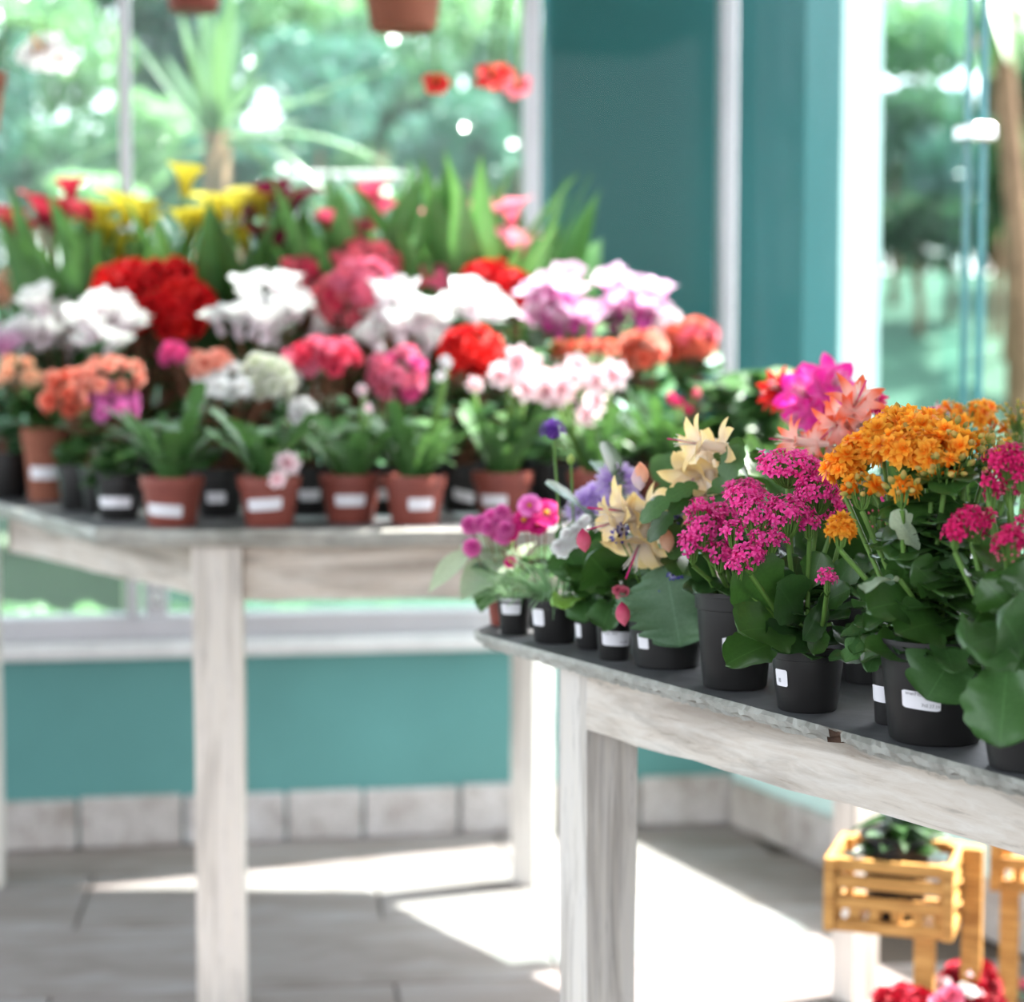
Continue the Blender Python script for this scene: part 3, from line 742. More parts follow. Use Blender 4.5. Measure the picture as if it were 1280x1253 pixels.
def cyclamen(px, d, box, color, label, n=14, fs=.07, pot=('black', .052, .095), leafn=14):
    root, rg, p = plant(px, d, FT, label, 'plant', 'potted cyclamens', pot, 'potted_cyclamen')
    c, rx, rz = world_box(root, box, d); pts = dome_points(c, rx-.018, rz-.014, max(6, int(n*.8)), rg, None, .9)
    pts = [(q + Vector((0, 0, rg.uniform(-.035, .012))), u) for q, u in pts]
    for q, u in pts:
        put(root, flower('cyclamen', color, rg.randrange(3)), 'bloom', q-Vector((0, 0, fs*.4)), Vector((u.x*.5+rg.uniform(-.5, .5), rg.uniform(-.6, .1), 1)), fs*rg.uniform(.75, 1.1), rg.uniform(0, 6))
    stems_to(root, [q-Vector((0, 0, fs*.4)) for q, u in pts], pot[2], rg, M_stem_red, .002)
    bush(root, 'heart', L_cyc, leafn+10, rg, pot[2]+.01, c.z-rz+.03, .11, .08); return root, p
def cactus(px, d, ztop_py, flowers, color, label, n=16, pot=('terra', .056, .085), lean=.55, mat=None, kind='cactus', wide=1.0, fs=.06, z=FT):
    root, rg, p = plant(px, d, z, label, 'plant', 'potted holiday cacti', pot, 'potted_cactus')
    zt = at(px, ztop_py, d).z - z
    upright(root, kind, mat or L_mid, n, rg, pot[2], zt, lean, wide=wide, name='branch')
    bush(root, 'lance', mat or L_mid, 8, rg, pot[2]+.03, pot[2]+(zt-pot[2])*.6, .085, .08)
    for (fx, fy, s) in flowers:
        q = at(fx, fy, d - .04 + rg.uniform(-.02, .02)) - root.location
        put(root, flower('holiday', color, 0), 'bloom', q, Vector((rg.uniform(-.6, .6), -.7, rg.uniform(-.2, .6))), fs*s, rg.uniform(0, 6))
        b = MB(); b.tube([(q.x*.2, q.y*.2, pot[2]*.9), (q.x*.7, q.y*.4, q.z*.7), tuple(q)], .004, 5); b.obj('flower_stem', M_stem, root, True)
    return root, p
def calla(px, d, tops, color, label, leaf_top, n=10, lean=.28, mat=None, kind='calla', pot=('black', .055, .11), fs=.095, group='potted calla lilies', fang=None):
    root, rg, p = plant(px, d, FT, label, 'plant', group, pot, 'potted_calla')
    zt = at(px, leaf_top, d).z - FT
    upright(root, kind, mat or L_strap, n, rg, pot[2], zt*1.15, lean*.8, rad=.035, minf=.6, wide=.85)
    for i, (fx, fy) in enumerate(tops):
        q = at(fx, fy, d + rg.uniform(-.05, .05)) - root.location
        face = Vector((rg.uniform(-.35, .35), -.35, 1)).normalized(); s = fs*rg.uniform(.85, 1.15)
        base = q - face*s*.5
        put(root, flower('calla', color, 0), 'bloom', base, face, s, rg.uniform(-2.4, -.8))
        MB().tube([(q.x*.15, q.y*.15, pot[2]*.9), (q.x*.6, q.y*.6, base.z*.6), tuple(base)], .0045, 6).obj('flower_stem', M_stem, root, True)
    return root, p
def heads(root, rg, specs, d, kind, color, h, fs, budc=None, stalk=M_stem, many=1.35):
    todo = []
    """umbels: specs of (px, py, rx, ry, depth offset, florets, share of buds)"""
    for (px, py, rx, ry, dy, n, bshare) in specs:
        c = at(px, py, d+dy) - root.location; k = (d+dy)/F; RX, RZ = rx*k, ry*k
        pts = []; b = MB(); top = c - Vector((0, 0, RZ*.9 + .012))
        q = Vector((c.x*.18 + rg.uniform(-.008, .008), c.y*.18, h*.85)); b.tube([q, (q+top)/2 + Vector((rg.uniform(-.008, .008), 0, .006)), top], .0026, 5, 0, False)
        n = int(n*many); pts = dome_points(c, RX, RZ, n, rg, min(RX, .045), .8)
        for p_, u in pts: b.tube([top, (top*1.2 + p_*.8)/2 - Vector((0, 0, .003)), p_ - u*.004], .0009, 3, 0, False)
        hd = b.obj('flower_head', stalk, root, True)
        for p_, u in pts:
            if budc and rg.random() < bshare: todo.append((p_.y, hd, flower('bud', budc, 0), 'bud', p_, u + Vector((0, 0, .6)), fs*rg.uniform(.30, .42), 0))
            else: todo.append((p_.y, hd, flower(kind, color, rg.randrange(3)), 'floret', p_ + u*rg.uniform(-.004, .004), u + Vector((rg.uniform(-.3, .3), -.15+rg.uniform(-.3, .3), .55)), fs*rg.uniform(.75, 1.2), rg.uniform(0, 6)))
    todo.sort(key=lambda q: q[0]); rest = MB()
    for k, (_, hd, me, nm, p_, u, s, sp) in enumerate(todo):
        if k < 290: put(hd, me, nm, p_, u, s, sp)
        elif nm == 'floret':
            V = np.empty(len(me.vertices)*3); me.vertices.foreach_get('co', V)
            UV = np.zeros((len(me.vertices), 2)); li = np.empty(len(me.loops), dtype=np.int32); me.loops.foreach_get('vertex_index', li)
            uu = np.empty(len(me.loops)*2); me.uv_layers[0].data.foreach_get('uv', uu); UV[li] = uu.reshape(-1, 2)
            rest.add(V.reshape(-1, 3), [tuple(f.vertices) for f in me.polygons], Matrix.Translation(p_) @ aim(u, sp) @ Matrix.Scale(s, 4), 0, UV)
    if rest.n: tag(rest.obj('florets', P(color), root, True), kind='stuff')
def leaf_px(root, kind, mat, b0, t0, d0, d1, wide=1.0, nrm=(0, -1, .5), k=0, name='leaf', petiole=True, h=None):
    base = at(*b0, d0) - root.location; tip = at(*t0, d1) - root.location
    o = put_leaf(root, leaf(kind, mat, k), base, tip, nrm, wide, name)
    if petiole:
        s = Vector((base.x*.25, base.y*.25, min(base.z*.7, h or base.z*.6)))
        MB().tube([s, (s+base)/2 + Vector((0, 0, .01)), base], .0022, 5).obj('leaf_stalk', M_stem, root, True)
    return o

# ---------------------------------------------------------------- far table: front row in terracotta pots
GT = 'holiday cacti in terracotta pots at the front of the far table'
def tlabel(p, r, h, az, wid, zf, tilt=0, kind='terra', hh=.24): add_label(p, r, h, kind, az, wid, h*zf, h*(zf+hh), tilt)
r_, p_ = cactus(213, 3.30, 462, [], 'blush', 'leafy green cactus plant without flowers in the leftmost front terracotta pot', 22, lean=.42, mat=L_mid); tlabel(p_, .056, .085, -.18, .066, .22, -.06)
r_, p_ = cactus(335, 3.30, 478, [(362, 580, .75), (348, 598, .55)], 'blush', 'green cactus in terracotta pot with one drooping peach pink flower at the rim', 20, lean=.5); tlabel(p_, .056, .085, -.08, .062, .34, .07)
r_, p_ = cactus(437, 3.37, 480, [(455, 490, .35), (462, 512, .3)], 'blush', 'arching green cactus in terracotta pot, third of the front row from the left', 20, lean=.75); tlabel(p_, .056, .085, .06, .054, .36)
r_, p_ = cactus(518, 3.33, 475, [(560, 455, .4), (552, 470, .35)], 'white', 'green cactus with white buds in terracotta pot, its label turned to the right', 22, lean=.55); tlabel(p_, .056, .085, .28, .044, .32)
r_, p_ = cactus(628, 3.43, 470, [(648, 450, 1.0), (660, 468, 1.0), (638, 470, .9), (655, 488, .8), (590, 480, .5)], 'blush', 'cactus with pale pink flowers in terracotta pot, half hidden by pink pompons', 20, lean=.4); tlabel(p_, .056, .085, -.35, .05, .30)
r_, p_ = cactus(748, 3.45, 478, [(690, 478, 1.1), (705, 490, 1.0), (690, 495, 1.0), (735, 472, .9), (762, 470, 1.0), (740, 512, .8), (732, 524, .7), (722, 465, .8)], 'blush', 'cactus with many pale pink flowers in terracotta pot behind the purple flower head', 22, lean=.45)
r_, p_ = cactus(832, 3.60, 470, [(850, 505, .35)], 'crimson', 'dark green cactus in terracotta pot behind the yellow cactus flowers', 24, lean=.5)
# smaller dark leafy plants between
GD = 'small leafy plants in black pots on the far table'
def filler(px, d, label, n=22, mat=None, rad=.07, zhi=.16, pot=('black', .045, .085), kind='ovate', size=.06, lab=None):
    root, rg, p = plant(px, d, FT, label, 'plant', GD, pot)
    bush(root, kind, mat or L_dark, n, rg, pot[2]-.01, zhi, rad, size); stems_to(root, [(0, 0, zhi*.8)], pot[2], rg, None, .003, .2, 'stem')
    if lab: add_label(p, pot[1], pot[2], pot[0], lab[0], lab[1], pot[2]*.28, pot[2]*.50, lab[2])
    return root, p
filler(146, 3.42, 'low dark glossy plant in a labelled black pot, left of the front terracotta pots', 30, L_dark, .07, .15, lab=(-.05, .062, 0))
filler(97, 3.63, 'small dark plant in a black pot beside the tall terracotta pot', 20, L_dark, .06, .2)
filler(-8, 4.06, 'dark leaved plant in a black pot at the far left end', 24, L_mid, .10, .22, ('black', .055, .11), size=.08)
r_, p_ = begonia(57, 3.88, (-10, 440, 70, 500), 'peach', 'peach begonia in the tall terracotta pot at the far left', 8, .04, 26, ('clay', .052, .148), lm=L_mid); add_label(p_, .052, .148, 'clay', .05, .06, .045, .070)
t = empty('plant_tag', (at(24, 446, 4.02).x, 4.02, FT), 0, 'upright white plastic plant tag at the left end of far table', 'tag')
MB().box((-.011, -.0012, 0), (.011, .0012, .085), None, 0, .0005).obj('strip', M_label, t)
# second row
begonia(128, 3.56, (44, 456, 118, 528), 'coral', 'coral and pink begonia bending over the black pots at front left', 16, .036, 22, mixc='salmon', more=[((90, 444, 186, 500), 'salmon', 16), ((106, 480, 178, 534), 'orchid', 13)], lm=L_mid)
r_, p_ = begonia(272, 3.50, (290, 440, 382, 506), 'cream', 'cream and white begonia behind the two left front terracotta pots', 20, .042, 26, mixc='whiteish', lm=L_mid, more=[((226, 438, 300, 470), 'salmon', 7), ((240, 450, 330, 505), 'whiteish', 14), ((362, 490, 392, 540), 'white', 6)]); add_label(p_, .048, .088, 'black', 0, .035, .026, .046)
r_, p_ = begonia(388, 3.56, (350, 420, 462, 476), 'pink', 'rose pink begonia behind the arching green cactus', 20, .045, 20, mixc='rose', lm=L_mid); add_label(p_, .048, .088, 'black', 0, .04, .026, .046)
r_, p_ = begonia(478, 3.58, (456, 430, 542, 510), 'pink', 'bright pink begonia left of the smaller red begonia', 18, .045, 18, mixc='hotpink', lm=L_mid); add_label(p_, .048, .088, 'black', -.2, .05, .026, .046)
r_, p_ = begonia(578, 3.62, (542, 404, 634, 484), 'scarlet', 'compact scarlet begonia in the middle of far table', 26, .045, 18, mixc='red'); add_label(p_, .048, .088, 'black', .1, .04, .02, .04, -.25)
begonia(690, 3.66, (684, 424, 780, 448), 'coral', 'flat topped orange coral begonia below the lilac pink cyclamen', 8, .042, 26, lm=L_mid)
begonia(800, 3.74, (766, 408, 842, 470), 'coral', 'coral begonia left of the rightmost coral begonia', 18, .043, 22, mixc='salmon', lm=L_mid)
begonia(866, 3.84, (826, 394, 900, 455), 'coral', 'rightmost coral orange begonia in front of the teal column', 22, .045, 24, mixc='coralpink', lm=L_mid)
def bigbush(px, d, label, top, rad, fl=()):
    root, rg, p = plant(px, d, FT, label, 'plant', 'flowerless bushy plants at the right end of far table', ('terra', .054, .085))
    zt = at(px, top, d).z - FT
    bush(root, 'ovate', L_mid, 60, rg, .07, zt, rad, .075); bush(root, 'ovate', L_dark, 30, rg, .09, zt*.85, rad*.9, .075)
    stems_to(root, [(rg.uniform(-.05, .05), rg.uniform(-.05, .05), zt*rg.uniform(.5, .9)) for _ in range(8)], .085, rg)
    for (fx, fy, c) in fl: put(root, flower('bud', c, 0), 'bud', at(fx, fy, d-.09)-root.location, (0, -.4, 1), .025)
bigbush(905, 3.62, 'dense green bushy plant with a few dark pink buds, below the coral begonias', 470, .10, [(838, 505, 'crimson'), (860, 520, 'crimson'), (870, 500, 'rosebud')])
bigbush(962, 3.52, 'dense flowerless green plant at the right end of far table', 458, .095)
r_ = begonia(790, 4.06, (806, 385, 858, 425), 'blush', 'small pale pink begonia just right of the lilac pink cyclamens', 7, .05, 10)
# third row
cyclamen(75, 4.00, (8, 358, 105, 436), 'white', 'white cyclamen at the left end of far table', 16)
cyclamen(132, 3.82, (92, 360, 172, 440), 'white', 'white cyclamen directly left of the large red begonia', 14)
begonia(188, 3.98, (104, 318, 272, 440), 'red', 'large red begonia between two groups of white cyclamens', 80, .052, 20, ('black', .055, .1), mixc='scarlet', rd=.1)
cyclamen(336, 3.84, (264, 344, 402, 426), 'white', 'wide white cyclamen right of the large red begonia', 24)
begonia(262, 3.78, (196, 424, 246, 462), 'hotpink', 'dark rose begonia peeping out under the large red begonia', 7, .04, 10)
begonia(432, 3.88, (384, 330, 492, 428), 'coralpink', 'tall rose and pink begonia between the white cyclamens', 34, .042, 22, mixc='rose', more=[((410, 318, 500, 390), 'pink', 22)])
cyclamen(520, 3.80, (456, 356, 556, 432), 'white', 'white cyclamen with low blooms right of the tall rose begonia', 17)
cyclamen(598, 3.84, (540, 354, 632, 412), 'white', 'white cyclamen above the compact scarlet begonia', 16)
begonia(648, 4.00, (556, 322, 672, 398), 'red', 'spreading deep red begonia behind the white cyclamens', 34, .048, 14)
cyclamen(706, 3.88, (662, 342, 766, 410), 'lilacpink', 'lilac pink cyclamen right of the deep red begonia', 18)
cyclamen(788, 3.92, (744, 340, 836, 408), 'lilacpink', 'rightmost lilac pink cyclamen before the teal column', 17)
begonia(20, 4.20, (-20, 338, 46, 392), 'peach', 'peach coloured begonia half cut by the left edge of the photo', 10, .05, 10)
cyclamen(5, 3.95, (-40, 396, 24, 446), 'lilacpink', 'lilac cyclamen at the very left edge, below the peach begonia', 8)
begonia(372, 4.02, (330, 318, 424, 372), 'coralpink', 'coral pink begonia behind the wide white cyclamen', 22, .046, 10, mixc='rose')
begonia(470, 4.04, (404, 298, 512, 360), 'coralpink', 'tallest coral pink begonia, in front of the pink callas', 30, .048, 12)
begonia(545, 4.06, (494, 330, 582, 372), 'pink', 'pale rose begonia behind the middle white cyclamens', 14, .046, 10, mixc='coralpink')
# back row: callas
calla(80, 4.17, [(88, 232), (62, 262), (72, 268), (104, 262), (12, 272), (30, 280), (52, 254)], 'darkred', 'dark red calla lily at the left end of the back row', 262, 22)
calla(150, 4.16, [(155, 252), (178, 262), (130, 285), (184, 272), (150, 300), (128, 262)], 'yellow', 'left of the two yellow calla lilies', 250, 22)
calla(252, 4.16, [(232, 216), (232, 270), (268, 252), (322, 246), (240, 275), (302, 292), (252, 268), (292, 252)], 'yellow', 'yellow calla lily with the tallest bloom, before the trunk of the sword leaved tree', 256, 24)
calla(340, 4.15, [(342, 238), (354, 256), (326, 290), (314, 262), (368, 246), (340, 300)], 'maroon', 'blackish maroon calla lily beside the yellow one', 258, 22, mat=L_dark)
calla(436, 4.17, [(462, 238), (430, 282), (416, 272), (448, 285), (470, 256)], 'callarose', 'rose red calla lily behind the tallest coral pink begonia', 232, 28, fs=.10)
calla(536, 4.17, [(545, 270), (566, 262), (580, 278), (560, 286)], 'callapink', 'pink calla lily in the middle of the back row', 225, 28, fs=.095)
calla(600, 4.16, [(640, 258), (648, 300), (612, 262), (655, 312)], 'callapink', 'pale pink calla lily beside the tall straplike leaves', 212, 28, fs=.10)
root, rg, p = plant(664, 4.10, FT, 'tall plant with broad straplike leaves and one arching leaf coloured pale as sunlit, before the teal column', 'plant', None, ('black', .055, .11), 'potted_strap_plant')
for (b0, t0, dd, m, wd) in (((650, 430), (712, 205), .0, L_strap, 1.5), ((640, 430), (668, 260), -.02, L_strap, 1.5), ((660, 430), (708, 250), .03, L_strap, 1.9), ((668, 430), (690, 290), -.05, L_strap, 1.7), ((630, 430), (585, 205), .02, L_strap, 1.2), ((645, 430), (622, 250), -.03, L_strap, 1.4), ((672, 400), (768, 318), -.03, L_sunlit, 2.0), ((655, 430), (640, 290), -.06, L_sunlit, 1.4)):
    base = at(*b0, 4.10) - root.location; base = Vector((base.x*.5, base.y, .1)); tip = at(*t0, 4.10+dd)-root.location
    put_leaf(root, leaf('calla' if wd < 1.9 else 'lance', m, 1), base, tip, (-.4, -.8, .5), wd*.6)

# ---------------------------------------------------------------- near table
def nplant(px, py, rpx, rim, label, name, cat='plant', group=None, kind='black', seed=None):
    f = onz(px, py, NTZ); d0 = f.y; r = rpx*d0/F*1.0; d = d0 + r*.74; r = rpx*d/F
    w_ = at(px, 446, d); root = empty(name, (w_.x, d, NTZ), 0, label, cat, group); SEED[0] += 1
    h = at(px, rim, d).z - NTZ; p = make_pot(root, r, h, kind); return root, random.Random(SEED[0]), p, r, h, d
# auricula with pink pompons in a small terracotta pot, left tip
root, rg, p, r, h, d = nplant(632, 783, 26, 736, 'pink pompon primula with greyish leaves in a small terracotta pot at the left tip', 'potted_primula', kind='terra')
for (x, y) in ((588, 657), (602, 655), (615, 648), (628, 641), (622, 655), (632, 662), (640, 655), (630, 670), (620, 668), (610, 660), (590, 685), (648, 650)):
    q = at(x, y, d + rg.uniform(-.05, .02)) - root.location
    put(root, flower('pompon', 'pompon', 0), 'bloom', q, (rg.uniform(-.4, .3), -.6, .7), .024*rg.uniform(.85, 1.15), rg.uniform(0, 6))
    MB().tube([(q.x*.2, q.y*.2, h*.9), (q.x*.7, q.y*.6, q.z*.75), tuple(q)], .0013, 4).obj('flower_stem', M_stem_red, root, True)
for i, (b0, t0, dd, kd, m, wd) in enumerate((((582, 690), (533, 737), -.05, 'lance', L_grey, 1.3), ((630, 700), (574, 732), -.07, 'ovate', L_grey, 1.1), ((636, 680), (570, 672), 0, 'lance', L_grey, 1.1), ((636, 690), (575, 692), -.03, 'lance', L_grey, 1.2), ((618, 715), (600, 762), -.06, 'ovate', L_mid, 1.0), ((640, 672), (600, 668), .03, 'lance', L_grey, 1.0), ((640, 700), (668, 672), .0, 'lance', L_grey, 1.2), ((630, 715), (590, 706), -.05, 'ovate', L_mid, 1.0), ((640, 710), (660, 720), -.06, 'ovate', L_mid, 1.0))):
    leaf_px(root, kd, m, b0, t0, d-.01, d+dd, wd, (-.1, -.5, .8), i % 4, h=h)
bush(root, 'ovate', L_grey, 12, rg, h, h+.05, .05, .05)
# magenta primrose
root, rg, p, r, h, d = nplant(677, 784, 21, 742, 'magenta primrose with a yellow eye behind the grassy plants', 'potted_primrose')
for (x, y, nx, s) in ((683, 641, .15, .042), (655, 650, -.4, .036), (662, 632, 0, .034), (672, 655, .1, .032), (640, 668, -.3, .02), (638, 703, -.2, .018)):
    q = at(x, y, d - .03) - root.location; put(root, flower('primula', 'primula' if y > 635 else 'orchid', 0), 'bloom', q, (nx, -.85, .45), s, rg.uniform(0, 6))
    MB().tube([(q.x*.2, q.y*.2, h*.9), (q.x*.7, q.y*.6, q.z*.7), tuple(q)], .0012, 4).obj('flower_stem', M_stem_red, root, True)
bush(root, 'ovate', L_mid, 14, rg, h, h+.06, .05, .05)
# grassy plants with one tall purple head
def grassy(root, rg, h, n, ztop, L0=.12):
    for i in range(n):
        a = rg.uniform(0, 2*math.pi); L = L0*rg.uniform(.55, 1.05); e = rg.uniform(.3, 1.15); a = a if rg.random() < .5 else rg.uniform(2.6, 4.9)
        base = Vector((math.cos(a)*.012, math.sin(a)*.012, h*.9)); dd = Vector((math.cos(a)*math.sin(e), math.sin(a)*math.sin(e), math.cos(e)))
        put_leaf(root, leaf('grass', L_grass, rg.randrange(4)), base, base+dd*L, (-math.cos(a)*math.cos(e), -math.sin(a)*math.cos(e), math.sin(e)), 1.0, 'grass_blade')
root, rg, p, r, h, d = nplant(643, 795, 23, 744, 'tufted grassy plant in a small dark pot with a square white label', 'potted_grass')
grassy(root, rg, h, 60, .1, .085); add_label(p, r, h, 'black', -.25, .026, h*.55, h*.98, 0)
root, rg, p, r, h, d = nplant(694, 806, 34, 748, 'grassy plant with one tall purple flower head and a bud on long stalks', 'potted_scabious')
grassy(root, rg, h, 100, .1, .105); add_label(p, r, h, 'black', -.85, .02, h*.42, h*.80, 0)
for (x, y, s, kd, c) in ((691, 541, .032, 'scabious', 'violet'), (714, 583, .010, 'bud', 'greenbud')):
    q = at(x, y, d-.01) - root.location; put(root, flower(kd, c, 0), 'bloom' if kd != 'bud' else 'bud', q, (-.05, -.15, 1), s*(1 if kd != 'bud' else 1.6))
    MB().tube([(q.x*.3+.012, 0, h*.9), (q.x*.8+.008, q.y*.5, q.z*.6), tuple(q)], .0016, 5).obj('flower_stalk', M_stem, root, True)
# lavender scabious
root, rg, p, r, h, d = nplant(760, 800, 26, 742, 'lavender scabious with ruffled heads behind the pale yellow cactus flowers', 'potted_scabious')
for (x, y, s) in ((735, 633, .044), (750, 643, .04), (772, 606, .052), (724, 640, .034), (790, 632, .03), (758, 632, .03), (745, 620, .034)):
    q = at(x, y, d-.02+rg.uniform(-.02, .02)) - root.location; put(root, flower('scabious', 'lavender', 0), 'bloom', q, (-.2, -.6, .8), s, rg.uniform(0, 6))
    MB().tube([(q.x*.2, q.y*.2, h*.9), (q.x*.7, q.y*.6, q.z*.75), tuple(q)], .0016, 4).obj('flower_stem', M_stem, root, True)
bush(root, 'lance', L_mid, 22, rg, h, h+.09, .05, .07)
# broad leaved plants
root, rg, p, r, h, d = nplant(741, 813, 25, 757, 'broad leaved plant with white flowers in a narrow pot labelled on its left edge', 'potted_cineraria')
add_label(p, r, h, 'black', -1.05, .012, h*.28, h*.60, 0)
for i, (b0, t0, dd, m, wd, nr) in enumerate((((730, 735), (706, 690), -.04, L_mid, 1.1, (-.3, -.8, .4)), ((755, 720), (715, 708), -.05, L_kal, .9, (-.2, -.7, .7)), ((745, 742), (692, 748), -.05, L_bright, .6, (0, -.3, 1)), ((770, 700), (745, 660), -.03, L_mid, 1.1, (-.2, -.9, .3)), ((735, 730), (728, 768), -.06, L_mid, .9, (-.2, -.9, .3)), ((760, 735), (722, 730), -.05, L_kal, .9, (-.1, -.6, .8)), ((748, 740), (765, 775), -.05, L_dark, .9, (0, -.9, .3)), ((735, 690), (700, 655), .03, L_mid, 1.0, (-.2, -.9, .5)))):
    leaf_px(root, 'big', m, b0, t0, d, d+dd, wd, nr, i % 4, h=h)
for (x, y, s) in ((699, 684, .02), (706, 680, .02), (712, 672, .02), (720, 665, .02), (704, 690, .018), (728, 656, .016), (714, 680, .018), (722, 674, .018), (708, 668, .016), (732, 650, .014)):
    q = at(x, y, d-.04) - root.location; put(root, flower('double', 'white', 1), 'bloom', q, (-.3, -.7, .6), s*1.2, rg.uniform(0, 6))
bush(root, 'ovate', L_kal, 12, rg, h, h+.07, .05, .05)
root, rg, p, r, h, d = nplant(769, 827, 26, 760, 'broad leaved plant in a small black pot with a wide printed label', 'potted_cineraria')
add_label(p, r, h, 'black', .12, .036, h*.30, h*.58, -.04, (('Prim 400', .0045, .002, .013), ('12.85', .005, .021, .003)))
for i, (b0, t0, dd, m, wd, nr) in enumerate((((775, 740), (745, 700), -.05, L_kal, 1.1, (-.3, -.8, .5)), ((770, 745), (752, 775), -.06, L_mid, .9, (-.2, -.8, .6)), ((780, 740), (800, 700), -.03, L_dark, 1.0, (.1, -.8, .5)), ((778, 745), (790, 768), -.05, L_kal, .8, (0, -.8, .5)), ((768, 715), (740, 680), -.02, L_mid, 1.1, (-.2, -.8, .4)))):
    leaf_px(root, 'big', m, b0, t0, d, d+dd, wd, nr, i % 4, h=h)
for (x, y, s) in ((779, 742, .02), (772, 738, .014)): put(root, flower('double', 'rosebud', 0), 'bloom', at(x, y, d-.06)-root.location, (0, -.7, .5), s)
bush(root, 'ovate', L_kal, 10, rg, h, h+.06, .05, .05)
# blue cineraria with the large grey-green leaf
root, rg, p, r, h, d = nplant(836, 838, 55, 762, 'blue flowered cineraria with a large grey green leaf hanging over its black pot', 'potted_cineraria')
add_label(p, r, h, 'black', -.78, .015, h*.36, h*.62, 0)
for i, (b0, t0, dd, m, wd, nr) in enumerate((((832, 708), (850, 806), -.06, L_cin, 1.15, (-.1, -.95, .25)), ((800, 735), (770, 770), -.04, L_cin, .8, (-.3, -.7, .6)), ((855, 735), (905, 750), -.04, L_cin, .9, (.2, -.7, .7)), ((810, 715), (790, 690), .0, L_cin, .9, (-.2, -.7, .7)), ((850, 720), (875, 690), .0, L_kal, 1.0, (.1, -.8, .5)), ((826, 710), (826, 665), .02, L_kal, 1.0, (0, -.9, .4)))):
    leaf_px(root, 'cin' if i < 4 else 'big', m, b0, t0, d-(.055 if i == 0 else .02), d+dd-(.03 if i == 0 else 0), wd, nr, i % 4, h=h)
for (x, y, s) in ((773, 670, .026), (848, 714, .024), (841, 719, .018), (828, 737, .013), (858, 712, .018), (778, 662, .02), (850, 640, .022), (842, 652, .018)):
    q = at(x, y, d-.06) - root.location; put(root, flower('daisy', 'blue', 0), 'bloom', q, (rg.uniform(-.3, .3), -.8, .5), s*.9, rg.uniform(0, 6))
    MB().tube([(q.x*.3, q.y*.3, h*.9), (q.x*.8, q.y*.7, q.z*.85), (q.x, q.y+.004, q.z)], .001, 4).obj('flower_stem', M_stem, root, True)
bush(root, 'big', L_kal, 12, rg, h, h+.08, .06, .06)
# pale yellow holiday cactus, its pot behind the cineraria
root, rg, p, r, h, d = nplant(846, 812, 42, 748, 'pale yellow flowering holiday cactus, its pot hidden behind the blue cineraria', 'potted_cactus')
dF = d - .20
for (x, y, s, n) in ((802, 672, .105, (-.35, -.45, -.85)), (832, 688, .07, (.15, -.5, -.85)), (788, 640, .10, (-.95, -.25, .1)), (772, 652, .075, (-.9, -.3, -.2)), (872, 590, .10, (-.45, -.6, -.65)), (890, 612, .08, (.1, -.5, -.85)), (880, 556, .085, (-.9, -.2, .15)), (862, 640, .06, (.5, -.7, -.3))):
    q = at(x, y, dF + rg.uniform(-.03, .03)) - root.location; put(root, flower('holiday', 'paleyellow', 0), 'bloom', q - Vector(n).normalized()*s*.3, n, s*.80, rg.uniform(0, 6))
for i, (b0, t0, dd, wd) in enumerate((((872, 606), (800, 628), -.17, .95), ((868, 616), (812, 655), -.18, .85), ((840, 700), (862, 605), -.1, 1.0), ((893, 640), (912, 562), -.17, 1.1), ((905, 612), (920, 552), -.16, 1.1), ((900, 570), (955, 585), -.12, .8), ((845, 640), (810, 610), -.1, 1.0), ((850, 720), (830, 640), -.04, 1.0), ((860, 720), (890, 620), -.02, 1.0), ((885, 640), (925, 590), -.08, .9), ((910, 590), (895, 560), -.12, 1.2), ((960, 570), (948, 535), -.05, .8))):
    leaf_px(root, 'seg', L_kal if i % 3 else L_mid, b0, t0, dF-.03, d+dd-.10, wd, (.1*(i % 3)-.1, -.8, .6), i % 4, 'branch', False)
upright(root, 'cactus', L_kal, 16, rg, h, .30, .5, wide=1.2, name='branch')
for (x, y, c) in ((832, 660, 'peach'), (777, 752, 'rosebud'), (728, 660, 'rosebud'), (797, 583, 'blush'), (800, 577, 'peach')):
    put(root, flower('bud', c, 0), 'bud', at(x, y, dF-.03)-root.location, (.1, -.3, -.9), .028)
# tall pot with magenta kalanchoe (left of the pair)
root, rg, p, r, h, d = nplant(922, 865, 54, 737, 'magenta kalanchoe in the tallest black pot, its label half covered by a leaf', 'potted_kalanchoe', group='magenta kalanchoes')
add_label(p, r, h, 'black', .22, .052, h*.36, h*.53, -.12, (('||', .011, .0035, .004),))
heads(root, rg, ((880, 655, 24, 26, -.05, 26, .05), (900, 690, 18, 14, -.06, 12, .1), (866, 678, 14, 16, -.05, 10, .1), (905, 640, 26, 16, -.03, 18, .05), (930, 615, 26, 16, 0, 18, 0), (872, 635, 14, 12, -.03, 8, .1)), d, 'star', 'magenta', h, .0108, 'magbud', many=2.5)
for i, (b0, t0, dd, wd) in enumerate((((900, 730), (868, 700), -.02, 1.1), ((930, 725), (905, 690), -.02, 1.1), ((950, 720), (965, 680), 0, 1.1), ((915, 715), (925, 670), .0, 1.1), ((940, 710), (950, 655), .02, 1.1), ((890, 740), (862, 735), 0, .9))):
    leaf_px(root, 'kal', L_dark, b0, t0, d, d+dd, wd, (-.1, -.8, .5), i % 4, h=h)
bush(root, 'kal', L_dark, 22, rg, h+.0, h+.07, .06, .06)
